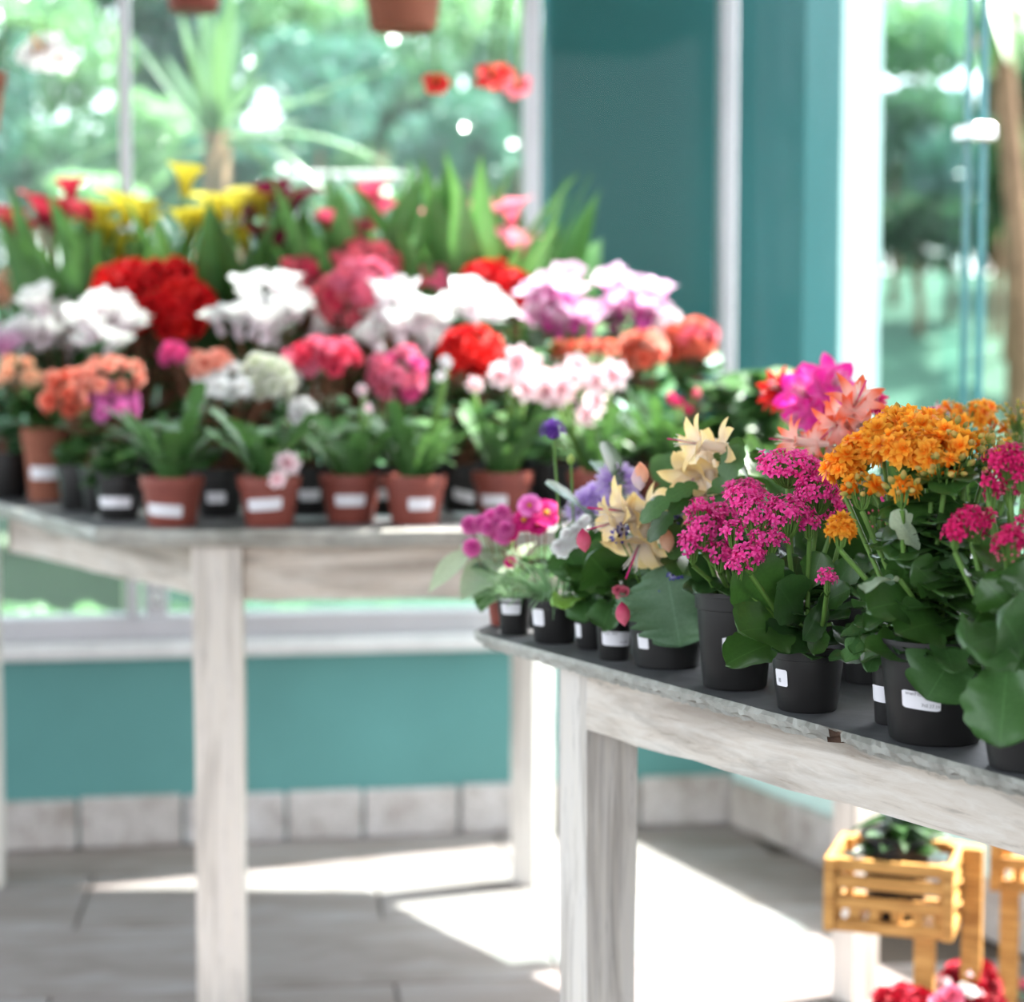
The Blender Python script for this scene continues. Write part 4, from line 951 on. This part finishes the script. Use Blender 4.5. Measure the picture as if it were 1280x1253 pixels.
# magenta kalanchoe with big round leaves
root, rg, p, r, h, d = nplant(1014, 893, 50, 806, 'magenta kalanchoe with large round leaves in a black pot near the table edge', 'potted_kalanchoe', group='magenta kalanchoes')
add_label(p, r, h, 'black', -1.02, .017, h*.40, h*.66, 0, (('lll', .006, .005, .004),))
heads(root, rg, ((985, 580, 42, 18, .02, 40, 0), (1015, 592, 34, 16, .04, 26, .02), (948, 640, 26, 22, -.02, 26, 0), (930, 620, 22, 14, .0, 14, 0), (985, 640, 28, 22, -.03, 30, .02), (1022, 612, 30, 20, .0, 28, .02), (1040, 632, 22, 18, .02, 18, .05), (938, 690, 20, 14, -.05, 16, .05), (922, 705, 14, 12, -.05, 8, .1), (960, 672, 24, 12, -.04, 14, .1), (1012, 652, 14, 10, -.03, 8, .2), (918, 662, 16, 12, -.02, 8, 0), (1034, 722, 9, 7, -.09, 6, .2), (1050, 655, 16, 10, .0, 8, .3)), d, 'star', 'magenta', h, .0102, 'magbud', many=2.5)
for i, (b0, t0, dd, wd, nr, m) in enumerate((((975, 765), (935, 712), -.07, 1.25, (-.15, -.9, .35), L_kal), ((985, 800), (915, 812), -.08, .85, (-.1, -.75, .75), L_kal), ((985, 770), (968, 708), -.03, 1.0, (.1, -.9, .3), L_dark), ((1000, 780), (985, 735), -.07, 1.2, (.1, -.9, .4), L_dark), ((995, 790), (940, 770), -.09, 1.2, (-.2, -.8, .6), L_kal), ((1010, 740), (1028, 692), -.03, 1.2, (.1, -.9, .4), L_kal), ((1020, 760), (1060, 735), -.05, 1.0, (.1, -.8, .6), L_kal), ((1015, 770), (1025, 810), -.07, .7, (.3, -.9, .3), L_kal), ((1030, 740), (1022, 795), -.08, .6, (.6, -.7, .2), L_mid), ((1010, 790), (975, 795), -.08, 1.1, (0, -.8, .6), L_dark), ((1035, 745), (1068, 700), -.02, 1.0, (.1, -.9, .3), L_dark), ((990, 740), (1000, 690), 0, 1.2, (0, -.9, .3), L_dark), ((1040, 780), (1062, 800), -.05, .9, (.2, -.8, .5), L_dark), ((970, 730), (950, 700), .02, 1.1, (0, -.9, .3), L_dark))):
    leaf_px(root, 'kal', m, b0, t0, d-.02, d+dd, wd, nr, i % 4, h=h)
bush(root, 'kal', L_dark, 26, rg, h+.005, h+.08, .055, .055)
# black pots behind
root, rg, p, r, h, d = nplant(1092, 857, 44, 800, 'leafy kalanchoe in a black pot between the magenta and the orange kalanchoe', 'potted_kalanchoe')
bush(root, 'oak', L_mid, 26, rg, h, h+.10, .075, .07)
heads(root, rg, ((1090, 620, 18, 12, 0, 8, .5), (1096, 650, 14, 12, -.02, 8, .6), (1130, 640, 10, 8, -.03, 5, .4)), d, 'star', 'magenta', h, .012, 'magbud')
root, rg, p, r, h, d = nplant(1122, 908, 29, 815, 'narrow black pot tucked behind the big orange kalanchoe, label showing at its left', 'potted_kalanchoe')
add_label(p, r, h, 'black', -.75, .030, h*.32, h*.55, -.03)
for i, (b0, t0, dd, wd, nr) in enumerate((((1100, 790), (1055, 812), -.03, .9, (-.1, -.5, .9)), ((1110, 780), (1075, 770), -.02, .9, (-.1, -.7, .7)), ((1105, 800), (1085, 835), -.03, .8, (-.2, -.8, .4)))):
    leaf_px(root, 'oak', L_mid, b0, t0, d, d+dd, wd, nr, i % 4, h=h)
bush(root, 'oak', L_mid, 14, rg, h, h+.08, .06, .06)
# the big orange kalanchoe
root, rg, p, r, h, d = nplant(1176, 935, 76, 795, 'large orange kalanchoe in a big black pot with a printed white label', 'potted_kalanchoe')
add_label(p, r, h, 'black', -.50, .036, h*.36, h*.53, -.06, (('ananPILA', .0048, .004, .0125), ('Tom 20x02', .004, .021, .0145), ('765.27.10', .0042, .019, .003)))
heads(root, rg, ((1055, 583, 17, 20, .06, 16, 0), (1082, 560, 24, 16, .06, 16, .05), (1104, 540, 26, 16, .08, 18, .05), (1132, 525, 30, 14, .10, 18, .15), (1130, 560, 34, 18, .02, 24, 0), (1165, 562, 24, 18, .0, 18, .05), (1152, 535, 26, 16, .06, 16, .1), (1205, 553, 20, 12, .0, 10, .4), (1228, 570, 26, 20, .02, 26, .95), (1180, 585, 30, 14, -.02, 16, .85), (1078, 612, 22, 12, .02, 14, .8), (1050, 660, 16, 12, .0, 10, .1), (1128, 610, 16, 12, -.03, 9, .5), (1190, 540, 20, 12, .04, 12, .6)), d, 'doublestar', 'orange', h, .0255, 'orangebud', many=1.1)
for i, (b0, t0, dd, wd, nr, k) in enumerate((((1205, 800), (1168, 855), -.09, 1.2, (-.1, -.85, .4), 0), ((1160, 755), (1098, 742), -.07, 1.1, (-.1, -.7, .7), 1), ((1185, 750), (1150, 705), -.06, 1.0, (-.1, -.8, .5), 2), ((1150, 770), (1080, 722), -.03, .8, (-.1, -.7, .7), 3), ((1200, 780), (1140, 765), -.09, .9, (0, -.7, .7), 0), ((1215, 770), (1245, 740), -.05, 1.0, (.1, -.8, .5), 1), ((1180, 740), (1200, 690), -.04, .9, (.1, -.9, .4), 2), ((1150, 740), (1120, 680), -.02, .9, (-.1, -.8, .5), 3), ((1210, 750), (1170, 640), .0, .7, (.1, -.9, .3), 0), ((1170, 790), (1195, 830), -.09, .8, (.1, -.8, .5), 2), ((1140, 700), (1080, 655), .02, .5, (-.1, -.8, .6), 1), ((1215, 790), (1235, 830), -.08, .8, (.2, -.8, .5), 1), ((1120, 735), (1075, 760), -.02, .8, (-.2, -.7, .7), 3), ((1190, 700), (1215, 630), .02, .8, (.1, -.9, .3), 2), ((1135, 720), (1145, 640), .05, .8, (0, -.9, .3), 1))):
    leaf_px(root, 'oak', L_kal if i % 3 else L_mid, b0, t0, d-.03, d+dd, wd*1.25, nr, k, h=h)
leaf_px(root, 'oak', L_grey, (1125, 725), (1078, 718), d-.06, d-.09, 1.0, (0, .2, 1), 1, h=h); leaf_px(root, 'oak', L_grey, (1150, 690), (1122, 640), d-.02, d-.04, 1.0, (.2, -.8, .5), 2, h=h)
bush(root, 'oak', L_kal, 60, rg, h, h+.16, .075, .08); bush(root, 'oak', L_dark, 24, rg, h, h+.12, .06, .08)
# second orange kalanchoe behind
root, rg, p, r, h, d = nplant(1225, 830, 60, 740, 'orange kalanchoe behind the big one, against the glass', 'potted_kalanchoe')
heads(root, rg, ((1205, 520, 28, 14, 0, 16, .35), (1228, 512, 18, 10, .02, 9, .1), (1186, 528, 14, 12, -.02, 8, .6), (1236, 538, 16, 12, 0, 9, .5), (1272, 520, 18, 16, 0, 16, .85), (1276, 545, 18, 14, -.02, 12, .9), (1258, 555, 12, 10, 0, 6, .9)), d, 'doublestar', 'orange', h, .021, 'orangebud')
bush(root, 'oak', L_mid, 26, rg, h, h+.13, .07, .08)
# crimson kalanchoe at the right edge
root, rg, p, r, h, d = nplant(1292, 968, 60, 895, 'crimson kalanchoe with one huge scalloped leaf, cut by the right edge', 'potted_kalanchoe')
heads(root, rg, ((1262, 575, 30, 16, .05, 34, .03), (1280, 588, 20, 14, .04, 16, .1), (1236, 600, 10, 9, .05, 7, .3), (1215, 648, 26, 14, .03, 26, .05), (1194, 662, 14, 12, .03, 12, .0), (1222, 668, 16, 8, .03, 7, .9), (1264, 675, 22, 15, -.02, 20, .05), (1262, 696, 18, 8, -.02, 8, .95), (1240, 615, 14, 10, .05, 8, .4), (1262, 612, 16, 10, .05, 9, .6), (1250, 722, 8, 6, 0, 4, .6), (1284, 650, 10, 14, .02, 8, .3)), d, 'star', 'crimson', h, .0108, 'rosebud', many=2.0)
for i, (b0, t0, dd, wd, nr, kd) in enumerate((((1262, 800), (1250, 920), -.10, .80, (-.25, -.9, .3), 'big'), ((1270, 770), (1232, 725), -.04, 1.2, (-.2, -.9, .3), 'big'), ((1275, 790), (1215, 800), -.09, .9, (-.2, -.8, .5), 'big'), ((1285, 770), (1285, 700), -.04, 1.1, (0, -.9, .3), 'big'), ((1280, 830), (1275, 775), -.10, 1.0, (.1, -.9, .3), 'big'), ((1270, 740), (1225, 660), .02, .6, (.1, -.9, .3), 'kal'), ((1290, 740), (1262, 690), .0, .9, (0, -.9, .3), 'kal'), ((1255, 760), (1212, 700), .02, .5, (.2, -.8, .4), 'kal'))):
    leaf_px(root, kd, L_kal if i % 2 else L_mid, b0, t0, d-.03, d+dd, wd, nr, i % 4, h=h)
bush(root, 'kal', L_kal, 20, rg, h, h+.14, .06, .07)
# back row on the near table
def backcactus(px, d, label, fl, color, top, fs=.075):
    root, rg, p = plant(px, d, NTZ, label, 'plant', 'potted holiday cacti', ('black', .045, .085), 'potted_cactus')
    upright(root, 'cactus', L_kal, 22, rg, .085, at(px, top, d).z-NTZ, .5, wide=1.3, name='branch')
    for (x, y, s, n) in fl:
        q = at(x, y, d-.03+rg.uniform(-.02, .02))-root.location; n = Vector(n).normalized()
        put(root, flower('holiday', color, 0), 'bloom', q-n*fs*s*.35, n, fs*s, rg.uniform(0, 6))
        MB().tube([(q.x*.2, q.y*.2, .08), (q.x*.6, q.y*.5, q.z*.75), tuple(q-n*fs*s*.5)], .003, 5).obj('flower_stem', M_stem, root, True)
backcactus(1052, 2.16, 'coral holiday cactus with star shaped blooms rising above the orange kalanchoe', [(1066, 512, 1.25, (.15, -.7, .6)), (1072, 532, 1.0, (.4, -.7, -.4)), (1048, 530, 1.0, (-.5, -.6, -.3)), (1000, 552, .9, (-.9, -.3, .1)), (1020, 556, .7, (-.7, -.4, .4)), (1032, 575, .7, (-.3, -.6, -.6)), (1078, 545, .7, (.3, -.6, -.6))], 'coralstar', 545, .064)
backcactus(1010, 2.62, 'hot pink holiday cactus in front of the pale column edge', [(1015, 500, 1.1, (-.5, -.7, .3)), (1032, 490, 1.1, (.3, -.7, .4)), (1022, 512, .9, (0, -.7, -.5)), (1045, 498, .8, (.6, -.5, .3)), (1005, 512, .7, (-.6, -.5, -.4))], 'fuchsia', 500, .085)
backcactus(975, 2.80, 'scarlet holiday cactus left of the hot pink one', [(978, 490, .9, (-.5, -.7, .3)), (992, 492, .8, (.4, -.7, .2)), (968, 495, .6, (-.7, -.5, .1))], 'scarlet', 500, .08)
backcactus(1150, 2.30, 'green holiday cactus with dark red buds hidden behind the orange kalanchoe', [(1170, 520, .4, (0, -.3, .9)), (1096, 505, .4, (0, -.5, .8))], 'crimson', 530)

# ---------------------------------------------------------------- wooden crate stand under the near table
cr = empty('crate_stand', (at(1183, 1165, 2.80).x, 2.80, 0), R(-19), 'small slatted pine crate stand on posts with a black pot in it', 'crate', 'pine crate stands')
def crate(root, w_, dp, z0, h, legs):
    def bar(name, a, b, bev=.0012): MB().box(a, b, None, 0, bev).obj(name, M_pine, root)
    th = .011; sh = h*.165
    for nm, y in (('slat', -th), ('slat', dp)):
        for z in ((0, .32*h, .60*h, h-sh) if y < 0 else (0, h-sh)): bar(nm, (-w_, y, z0+z), (0, y+th, z0+z+sh))
    for x in (-w_+.0, -.012):
        for y in (0, dp-.014): bar('corner_post', (x, y, z0), (x+.012, y+.014, z0+h-.001))
    for x in (-w_-th, 0):
        for z in (0, .32*h, .60*h, h-sh): bar('slat', (x, -th, z0+z), (x+th, dp+th, z0+z+sh))
    for x in (-w_-th, -.016+th): bar('stile', (x, -th-.006, z0), (x+.016, -th-.0005, z0+h))
    for i in range(5): bar('block', (-w_+.025+i*.0315, -.002, z0+sh), (-w_+.041+i*.0315, .012, z0+.32*h))
    for i in range(5): bar('base_slat', (-w_+.014+i*(w_-.028)/5+.002, 0, z0+.002), (-w_+.014+(i+1)*(w_-.028)/5-.002, dp, z0+.009))
    for (x, y, zt) in legs: bar('leg', (x, y, 0), (x+.03, y+.03, zt), .002)
crate(cr, .170, .14, .285, .112, [(-.05, .02, .285), (.0115, .10, .40)])
root = empty('potted_plant', (0, 0, 0), 0, 'dark leaved plant in a black pot standing in the pine crate', 'plant')
q = cr.matrix_basis @ Vector((0, 0, 0)); cc = Matrix.Translation(cr.location) @ Matrix.Rotation(R(-19), 4, 'Z') @ Vector((-.085, .072, 0))
root.location = (cc.x, cc.y, .2945); make_pot(root, .056, .128, 'black'); rg = random.Random(9)
bush(root, 'lance', L_dark, 34, rg, .12, .18, .10, .09, droop=.3); stems_to(root, [(0, 0, .16)], .128, rg, None, .003, .2, 'stem')
cr2 = empty('crate_stand', (at(1300, 1160, 3.00).x+.10, 3.02, 0), R(-19), 'second pine crate stand, cut by the right edge, behind the first', 'crate', 'pine crate stands')
crate(cr2, .160, .15, .285, .112, [(-.155, .0, .285), (-.03, .12, .285)])
def lowplant(px, d, label, box, color, mixc, n, fs, extra=(), fk='double', h=.1):
    root, rg, p = plant(px, d, 0, label, 'plant', 'potted plants on the floor below the crates', ('terra', .06, h), 'potted_carnation')
    c, rx, rz = world_box(root, box, d); pts = dome_points(c, rx-.015, rz-.01, n, rg)
    for q, u in pts: put(root, flower(fk, color if rg.random() > .3 else mixc, rg.randrange(3)), 'bloom', q, u+Vector((0, -.3, .6)), fs*rg.uniform(.85, 1.15), rg.uniform(0, 6))
    stems_to(root, [q for q, u in pts], h, rg); bush(root, 'lance', L_mid, 16, rg, h, c.z-rz*.3, .08, .08)
    for (x, y, s, col) in extra: put(root, flower('star' if s < .02 else fk, col, 0), 'bloom', at(x, y, d-.06)-root.location, (0, -.7, .6), s)
lowplant(1128, 2.72, 'dark red flowered plant on the floor in front of the crate post', (1080, 1228, 1190, 1330), 'deepred', 'darkred', 40, .045, [(1190, 1246, .04, 'pink'), (1176, 1255, .04, 'pink')])
lowplant(1222, 2.92, 'deep red flowered plant on the floor between the crate posts', (1168, 1196, 1262, 1300), 'deepred', 'darkred', 40, .045, [(1204, 1236, .022, 'white'), (1214, 1240, .022, 'white'), (1182, 1228, .02, 'blush'), (1172, 1222, .012, 'blush'), (1212, 1218, .012, 'blush'), (1226, 1242, .012, 'blush')])
lowplant(1290, 3.12, 'pink flowered plant on the floor at the right edge', (1262, 1222, 1320, 1300), 'pink', 'rose', 16, .045)

# ---------------------------------------------------------------- hanging pots by the window
def hanging(px, bottom, d, r, h, label, kind, fls, lm, n, wires=True, tall=.2, flk='hibiscus'):
    q = at(px, bottom, d); root = empty('hanging_pot', (q.x, d, q.z), 0, label, 'hanging plant'); SEED[0] += 1; rg = random.Random(SEED[0])
    p = make_pot(root, r, h, kind)
    for k in range(3):
        a = 2*math.pi*k/3+.4; MB().tube([(r*.98*math.cos(a), r*.98*math.sin(a), h*.97), (.004*math.cos(a), .004*math.sin(a), TOP-q.z-.25), (0, 0, TOP-q.z-.001)], .0015, 4).obj('wire', M_metal, root)
    bush(root, 'lance', lm, n, rg, h, h+tall, .14, .13)
    for (x, y, dd, c, s) in fls:
        f = at(x, y, d+dd) - root.location; put(root, flower(flk, c, rg.randrange(1)), 'bloom', f, (rg.uniform(-.3, .3), -.8, .5), s, rg.uniform(0, 6))
        MB().tube([(f.x*.2, f.y*.2, h), (f.x*.6, f.y*.6, max(h*1.3, f.z*.5+h*1.2)), (f.x*1.0, f.y, f.z+.06), tuple(f)], .003, 5).obj('flower_stem', M_stem, root, True)
hanging(504, 38, 4.10, .095, .15, 'hanging terracotta pot by the window with a trailing red flower', 'clay', [(545, 106, 0, 'scarlet', .06)], L_mid, 20)
hanging(242, 14, 4.10, .07, .12, 'hanging dark terracotta pot near the left window post', 'terra', [], L_mid, 16)
hanging(690, -60, 4.15, .07, .12, 'hanging pot above the frame with coral red flowers trailing by the right post', 'clay', [(615, 98, 0, 'scarlet', .075), (648, 110, -.02, 'coralpink', .065), (628, 92, .03, 'scarlet', .05)], L_mid, 14)
hanging(-34, 165, 3.95, .07, .12, 'hanging pot cut by the left edge, with a white bloom beside it', 'clay', [(56, 64, 0, 'white', .10), (72, 76, .02, 'white', .08), (44, 72, .0, 'white', .08)], L_mid, 14, tall=.1)

# ---------------------------------------------------------------- garden outside
def ground_z(x, y):
    u = min(1, max(0, (y-5.5)/6.5)); k = u*u*(3-2*u)*.5 + u*.5
    return -.02 + 1.72*k + .03*math.sin(x*1.7+y)*u
NX, NY = 60, 50; V = []; Fs = []
for j in range(NY+1):
    for i in range(NX+1):
        x = -14 + 28*i/NX; y = -8 + 38*j/NY if False else 4.7 + 30*(j/NY)**1.6; V.append((x, y, ground_z(x, y)))
Fs = [(j*(NX+1)+i, j*(NX+1)+i+1, (j+1)*(NX+1)+i+1, (j+1)*(NX+1)+i) for j in range(NY) for i in range(NX)]
g = MB().add(V, Fs).obj('ground', M_lawn, None, True); tag(g, kind='structure')
def crown_mesh(name, mat, n, leafs, seed, clumps=9, flat=.8, hollow=.45):
    r = np.random.default_rng(seed); cl = r.normal(size=(clumps, 3)); cl /= np.linalg.norm(cl, axis=1)[:, None]; cl *= r.uniform(.35, .72, (clumps, 1))
    c = cl[r.integers(0, clumps, n)] + (lambda q: q/np.linalg.norm(q, axis=1)[:, None]*r.uniform(hollow, 1, (n, 1))**.6)(r.normal(size=(n, 3)))*.45
    c[:, 2] *= flat
    a = r.normal(size=(n, 3)); a /= np.linalg.norm(a, axis=1)[:, None]; b = np.cross(a, r.normal(size=(n, 3))); b /= np.linalg.norm(b, axis=1)[:, None]
    L = leafs*r.uniform(.6, 1.3, (n, 1)); nn = np.cross(a, b)
    V = np.stack([c-a*L, c-b*L*.45+nn*L*.12, c+a*L, c+b*L*.45+nn*L*.12], 1).reshape(-1, 3); idx = np.arange(n*4).reshape(n, 4)
    return MB().add(V, [tuple(f) for f in idx.tolist()], None, 0, np.tile([[.3, 0], [0, .5], [.7, 1], [1, .5]], (n, 1))).mesh(name, mat)
CR = {}
for nm, mt in zip(('deep', 'fresh', 'teal', 'shade'), L_out):
    CR[nm] = [crown_mesh('foliage', mt, 2600, .085, 3+i*7+len(nm), 9) for i in range(2)]
trunk_m = MB(); trunk_m.tube([(0, 0, 0), (.02, .01, .4), (-.02, .0, .75), (0, 0, 1.0)], .05, 8, 0, True, .03); trunk_me = trunk_m.mesh('trunk', M_bark, True)
def shrub(px, py, d, rpx, zpx, tone, k, label, group=None, cat='shrub', name='garden_shrub'):
    c = at(px, py, d); rx = rpx*d/F; rz = zpx*d/F; g0 = ground_z(c.x, d)
    root = empty(name, (c.x, d, g0-.02), 0, label, cat, group); hz = c.z - g0
    inst(CR[tone][k % 2], 'foliage', root, Matrix.Translation((0, 0, hz)) @ Matrix.Rotation(k*1.9, 4, 'Z') @ Matrix.Diagonal((rx, rx*.8, rz/.8, 1)))
    th = max(.12, hz - rz*.3); inst(trunk_me, 'trunk', root, Matrix.Diagonal((max(.5, rx), max(.5, rx), th, 1)))
GS = 'leafy shrubs and trees beyond the glass'
rgs = random.Random(21)
left = [(40, 60, 8.5, 130, 120, 'fresh', 'pale green tree at the far left beyond the window'), (150, -10, 9.5, 130, 110, 'deep', 'tree crown at the upper left beyond the thin window post'), (60, 190, 7.6, 120, 90, 'deep', 'shaded green bush at the far left beyond the calla lilies'), (230, 90, 9.8, 120, 130, 'teal', 'blue green bush behind the sword leaved plant, to its left'),
        (360, 30, 10.5, 140, 110, 'fresh', 'light green tree behind the sword leaves, upper middle'), (400, 120, 9.0, 110, 100, 'teal', 'blue green bush right of the sword leaved plant'), (500, 80, 9.4, 120, 120, 'deep', 'dark green tree beyond the hanging terracotta pot'), (590, 20, 10.2, 110, 110, 'fresh', 'bright tree beyond the trailing red flowers'), (560, 160, 8.2, 110, 70, 'teal', 'blue green hedge bush left of the right window post'),
        (650, 130, 9.0, 80, 110, 'deep', 'green bush just left of the teal column'), (300, 190, 8.0, 90, 50, 'teal', 'low bush behind the trunk of the sword leaved plant'), (180, 170, 8.8, 90, 80, 'fresh', 'bright bush left of the trunk of the sword leaved plant'), (-40, 120, 7.4, 100, 140, 'teal', 'dim bush at the left edge beyond the glass'), (470, -50, 11.5, 180, 90, 'deep', 'high tree top above the hanging pots, farthest away'), (120, 240, 6.9, 90, 40, 'fresh', 'low bush beyond the yellow calla lilies'), (450, 260, 7.2, 120, 40, 'deep', 'low shrub in front of the white garden wall')]
for i, (px, py, d, rx, rz, tone, lb) in enumerate(left): shrub(px, py, d, rx, rz, tone, i, lb, GS)
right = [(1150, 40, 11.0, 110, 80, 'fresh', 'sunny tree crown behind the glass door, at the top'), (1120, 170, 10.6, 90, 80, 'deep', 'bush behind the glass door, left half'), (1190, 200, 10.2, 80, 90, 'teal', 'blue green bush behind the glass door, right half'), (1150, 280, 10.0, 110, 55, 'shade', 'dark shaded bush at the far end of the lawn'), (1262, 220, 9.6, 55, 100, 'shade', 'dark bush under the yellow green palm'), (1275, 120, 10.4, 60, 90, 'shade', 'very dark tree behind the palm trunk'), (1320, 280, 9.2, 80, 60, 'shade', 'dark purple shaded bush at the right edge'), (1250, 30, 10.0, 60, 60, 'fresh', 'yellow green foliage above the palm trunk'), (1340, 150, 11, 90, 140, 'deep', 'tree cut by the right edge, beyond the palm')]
for i, (px, py, d, rx, rz, tone, lb) in enumerate(right): shrub(px, py, d, rx, rz, tone, i, lb, GS)
for i in range(9): shrub(-120 + i*112, 215 + 14*(i % 3), 12.4 + .5*(i % 2), 100, 125, ('deep', 'teal', 'fresh')[i % 3], i, ['far hedge tree %s, behind all other greenery' % q for q in ('cut by the left edge', 'behind the left window post', 'left of the sword leaves', 'behind the sword leaved trunk', 'right of the sword leaves', 'between the hanging pots', 'below the trailing single red flower', 'beside the right window post', 'hidden by the teal column')][i], 'far hedge trees')
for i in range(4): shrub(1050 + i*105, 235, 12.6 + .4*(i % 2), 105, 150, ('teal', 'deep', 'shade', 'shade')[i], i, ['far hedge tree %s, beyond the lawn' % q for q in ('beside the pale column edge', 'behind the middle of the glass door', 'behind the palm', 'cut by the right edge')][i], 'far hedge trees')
low = [(30, 770, 5.45, 60, 30, 'bright shrub seen under the far table, at the far left'), (115, 770, 5.5, 50, 30, 'bright shrub seen under the far table, beside the latch box'), (230, 768, 5.5, 45, 28, 'small bright shrub just left of the front table leg, outside'), (360, 770, 5.5, 55, 26, 'bright shrub seen just right of the front table leg, outside'), (480, 770, 5.5, 60, 26, 'bright shrub below the middle of the table apron, outside'), (590, 770, 5.5, 55, 26, 'bright shrub below the right part of the table apron, outside')]
for i, (px, py, d, rx, rz, lb) in enumerate(low): shrub(px, py, d, rx, rz, 'fresh', i, lb, 'low shrubs right outside the window')
# rendered planter wall and white wall
a, c = at(-60, 690, 6.1), at(157, 690, 6.1); b = MB(); b.box((a.x, 6.1, -.05), (c.x, 6.35, a.z), None, 0, .01)
t = empty('planter_wall', (0, 0, 0), 0, 'olive grey rendered planter wall outside, seen under the far table', 'wall'); b.obj('wall_face', M_olive, t)
MB().box((a.x-.02, 6.08, a.z), (c.x+.02, 6.37, a.z+.03), None, 0, .006).obj('coping', M_olive, t)
a, c = at(318, 216, 8.6), at(562, 216, 8.6); lo = at(318, 241, 8.6).z
t = empty('garden_wall', (0, 0, 0), 0, 'long low white garden wall beyond the window', 'wall')
MB().box((a.x, 8.6, ground_z(-1, 8.6)-.1), (c.x, 8.8, a.z-.04), None, 0, .01).obj('wall_face', M_garden_wall, t); MB().box((a.x-.03, 8.57, a.z-.04), (c.x+.03, 8.83, a.z), None, 0, .01).obj('coping', M_garden_wall, t)
# sword leaved tree close to the window
q = at(272, 165, 5.5); g0 = ground_z(q.x, 5.5)
t = empty('sword_leaved_tree', (q.x, 5.5, g0-.02), 0, 'large sword leaved dracaena on a pale trunk just outside the window', 'tree')
H = q.z - g0
MB().tube([(0, 0, 0), (.01, 0, H*.5), (-.005, 0, H*.8), (0, 0, H+.02)], .048, 12, 0, True, .04).obj('trunk', M_bark, t, True)
for i, (x, y, dd, k, wd) in enumerate(((482, 44, -.1, 1, 1.1), (522, 132, .1, 2, 1.0), (455, 205, -.2, 2, .9), (385, 128, .3, 1, 1.0), (0, 152, -.1, 2, 1.0), (60, 220, .2, 2, .9), (165, 30, 0, 1, 1.1), (205, 62, .2, 0, 1.2), (250, -30, .1, 0, 1.3), (290, -40, -.1, 0, 1.3), (330, 52, 0, 0, 1.2), (272, 20, -.25, 0, 1.4), (235, 60, -.2, 0, 1.3), (310, 90, -.3, 1, 1.2), (200, 120, -.3, 1, 1.0), (340, 150, -.35, 2, 1.0), (120, 100, .3, 1, .9), (420, 90, .35, 1, .9), (180, 190, -.3, 3, .9), (350, 200, -.25, 3, .9), (262, 5, .3, 0, 1.2), (300, 10, .25, 0, 1.2), (225, 10, .15, 0, 1.2))):
    p1 = at(x, y, 5.5+dd) - t.location; base = Vector((p1.x*.04, p1.y*.04, H - .02 + .03*(i % 3)))
    put_leaf(t, leaf('sword', L_yuc, k), base, p1, (-p1.x*.2, -.35, 1) if abs(p1.x) > .3 else (-p1.x, -.8, .3), wd*(.75 if abs(p1.x) > .35 else 1.0)*.9)
# palm at the right
q = at(1262, 180, 8.0); g0 = ground_z(q.x, 8.0)
t = empty('palm', (q.x, 8.0, g0-.02), 0, 'slender palm with a pale trunk and yellow green fronds at the right edge', 'tree')
ptop = at(1244, -10, 8.0) - t.location; pm = at(1256, 100, 8.0) - t.location
MB().tube([(.06, 0, 0), (.05, 0, pm.z*.6), tuple(pm), tuple(ptop)], .055, 10, 0, True, .04).obj('trunk', M_bark, t, True)
MB().tube([tuple(pm*.98), tuple(at(1232, 70, 8.0)-t.location), tuple(at(1212, 40, 8.05)-t.location)], .02, 8, 0, True, .012).obj('branch', M_palebark, t, True)
for i, (x, y, dd) in enumerate(((1236, 95, -.2), (1250, 70, -.3), (1222, 30, .1), (1290, 90, -.1), (1300, 20, .2), (1200, -20, .2), (1268, 60, -.35), (1240, 60, .3), (1232, 110, -.05))):
    p1 = at(x, y, 8.0+dd) - t.location; put_leaf(t, leaf('sword', L_strap, 1 + i % 3), ptop, p1, (.1, -.6, .7), 2.2, 'frond')
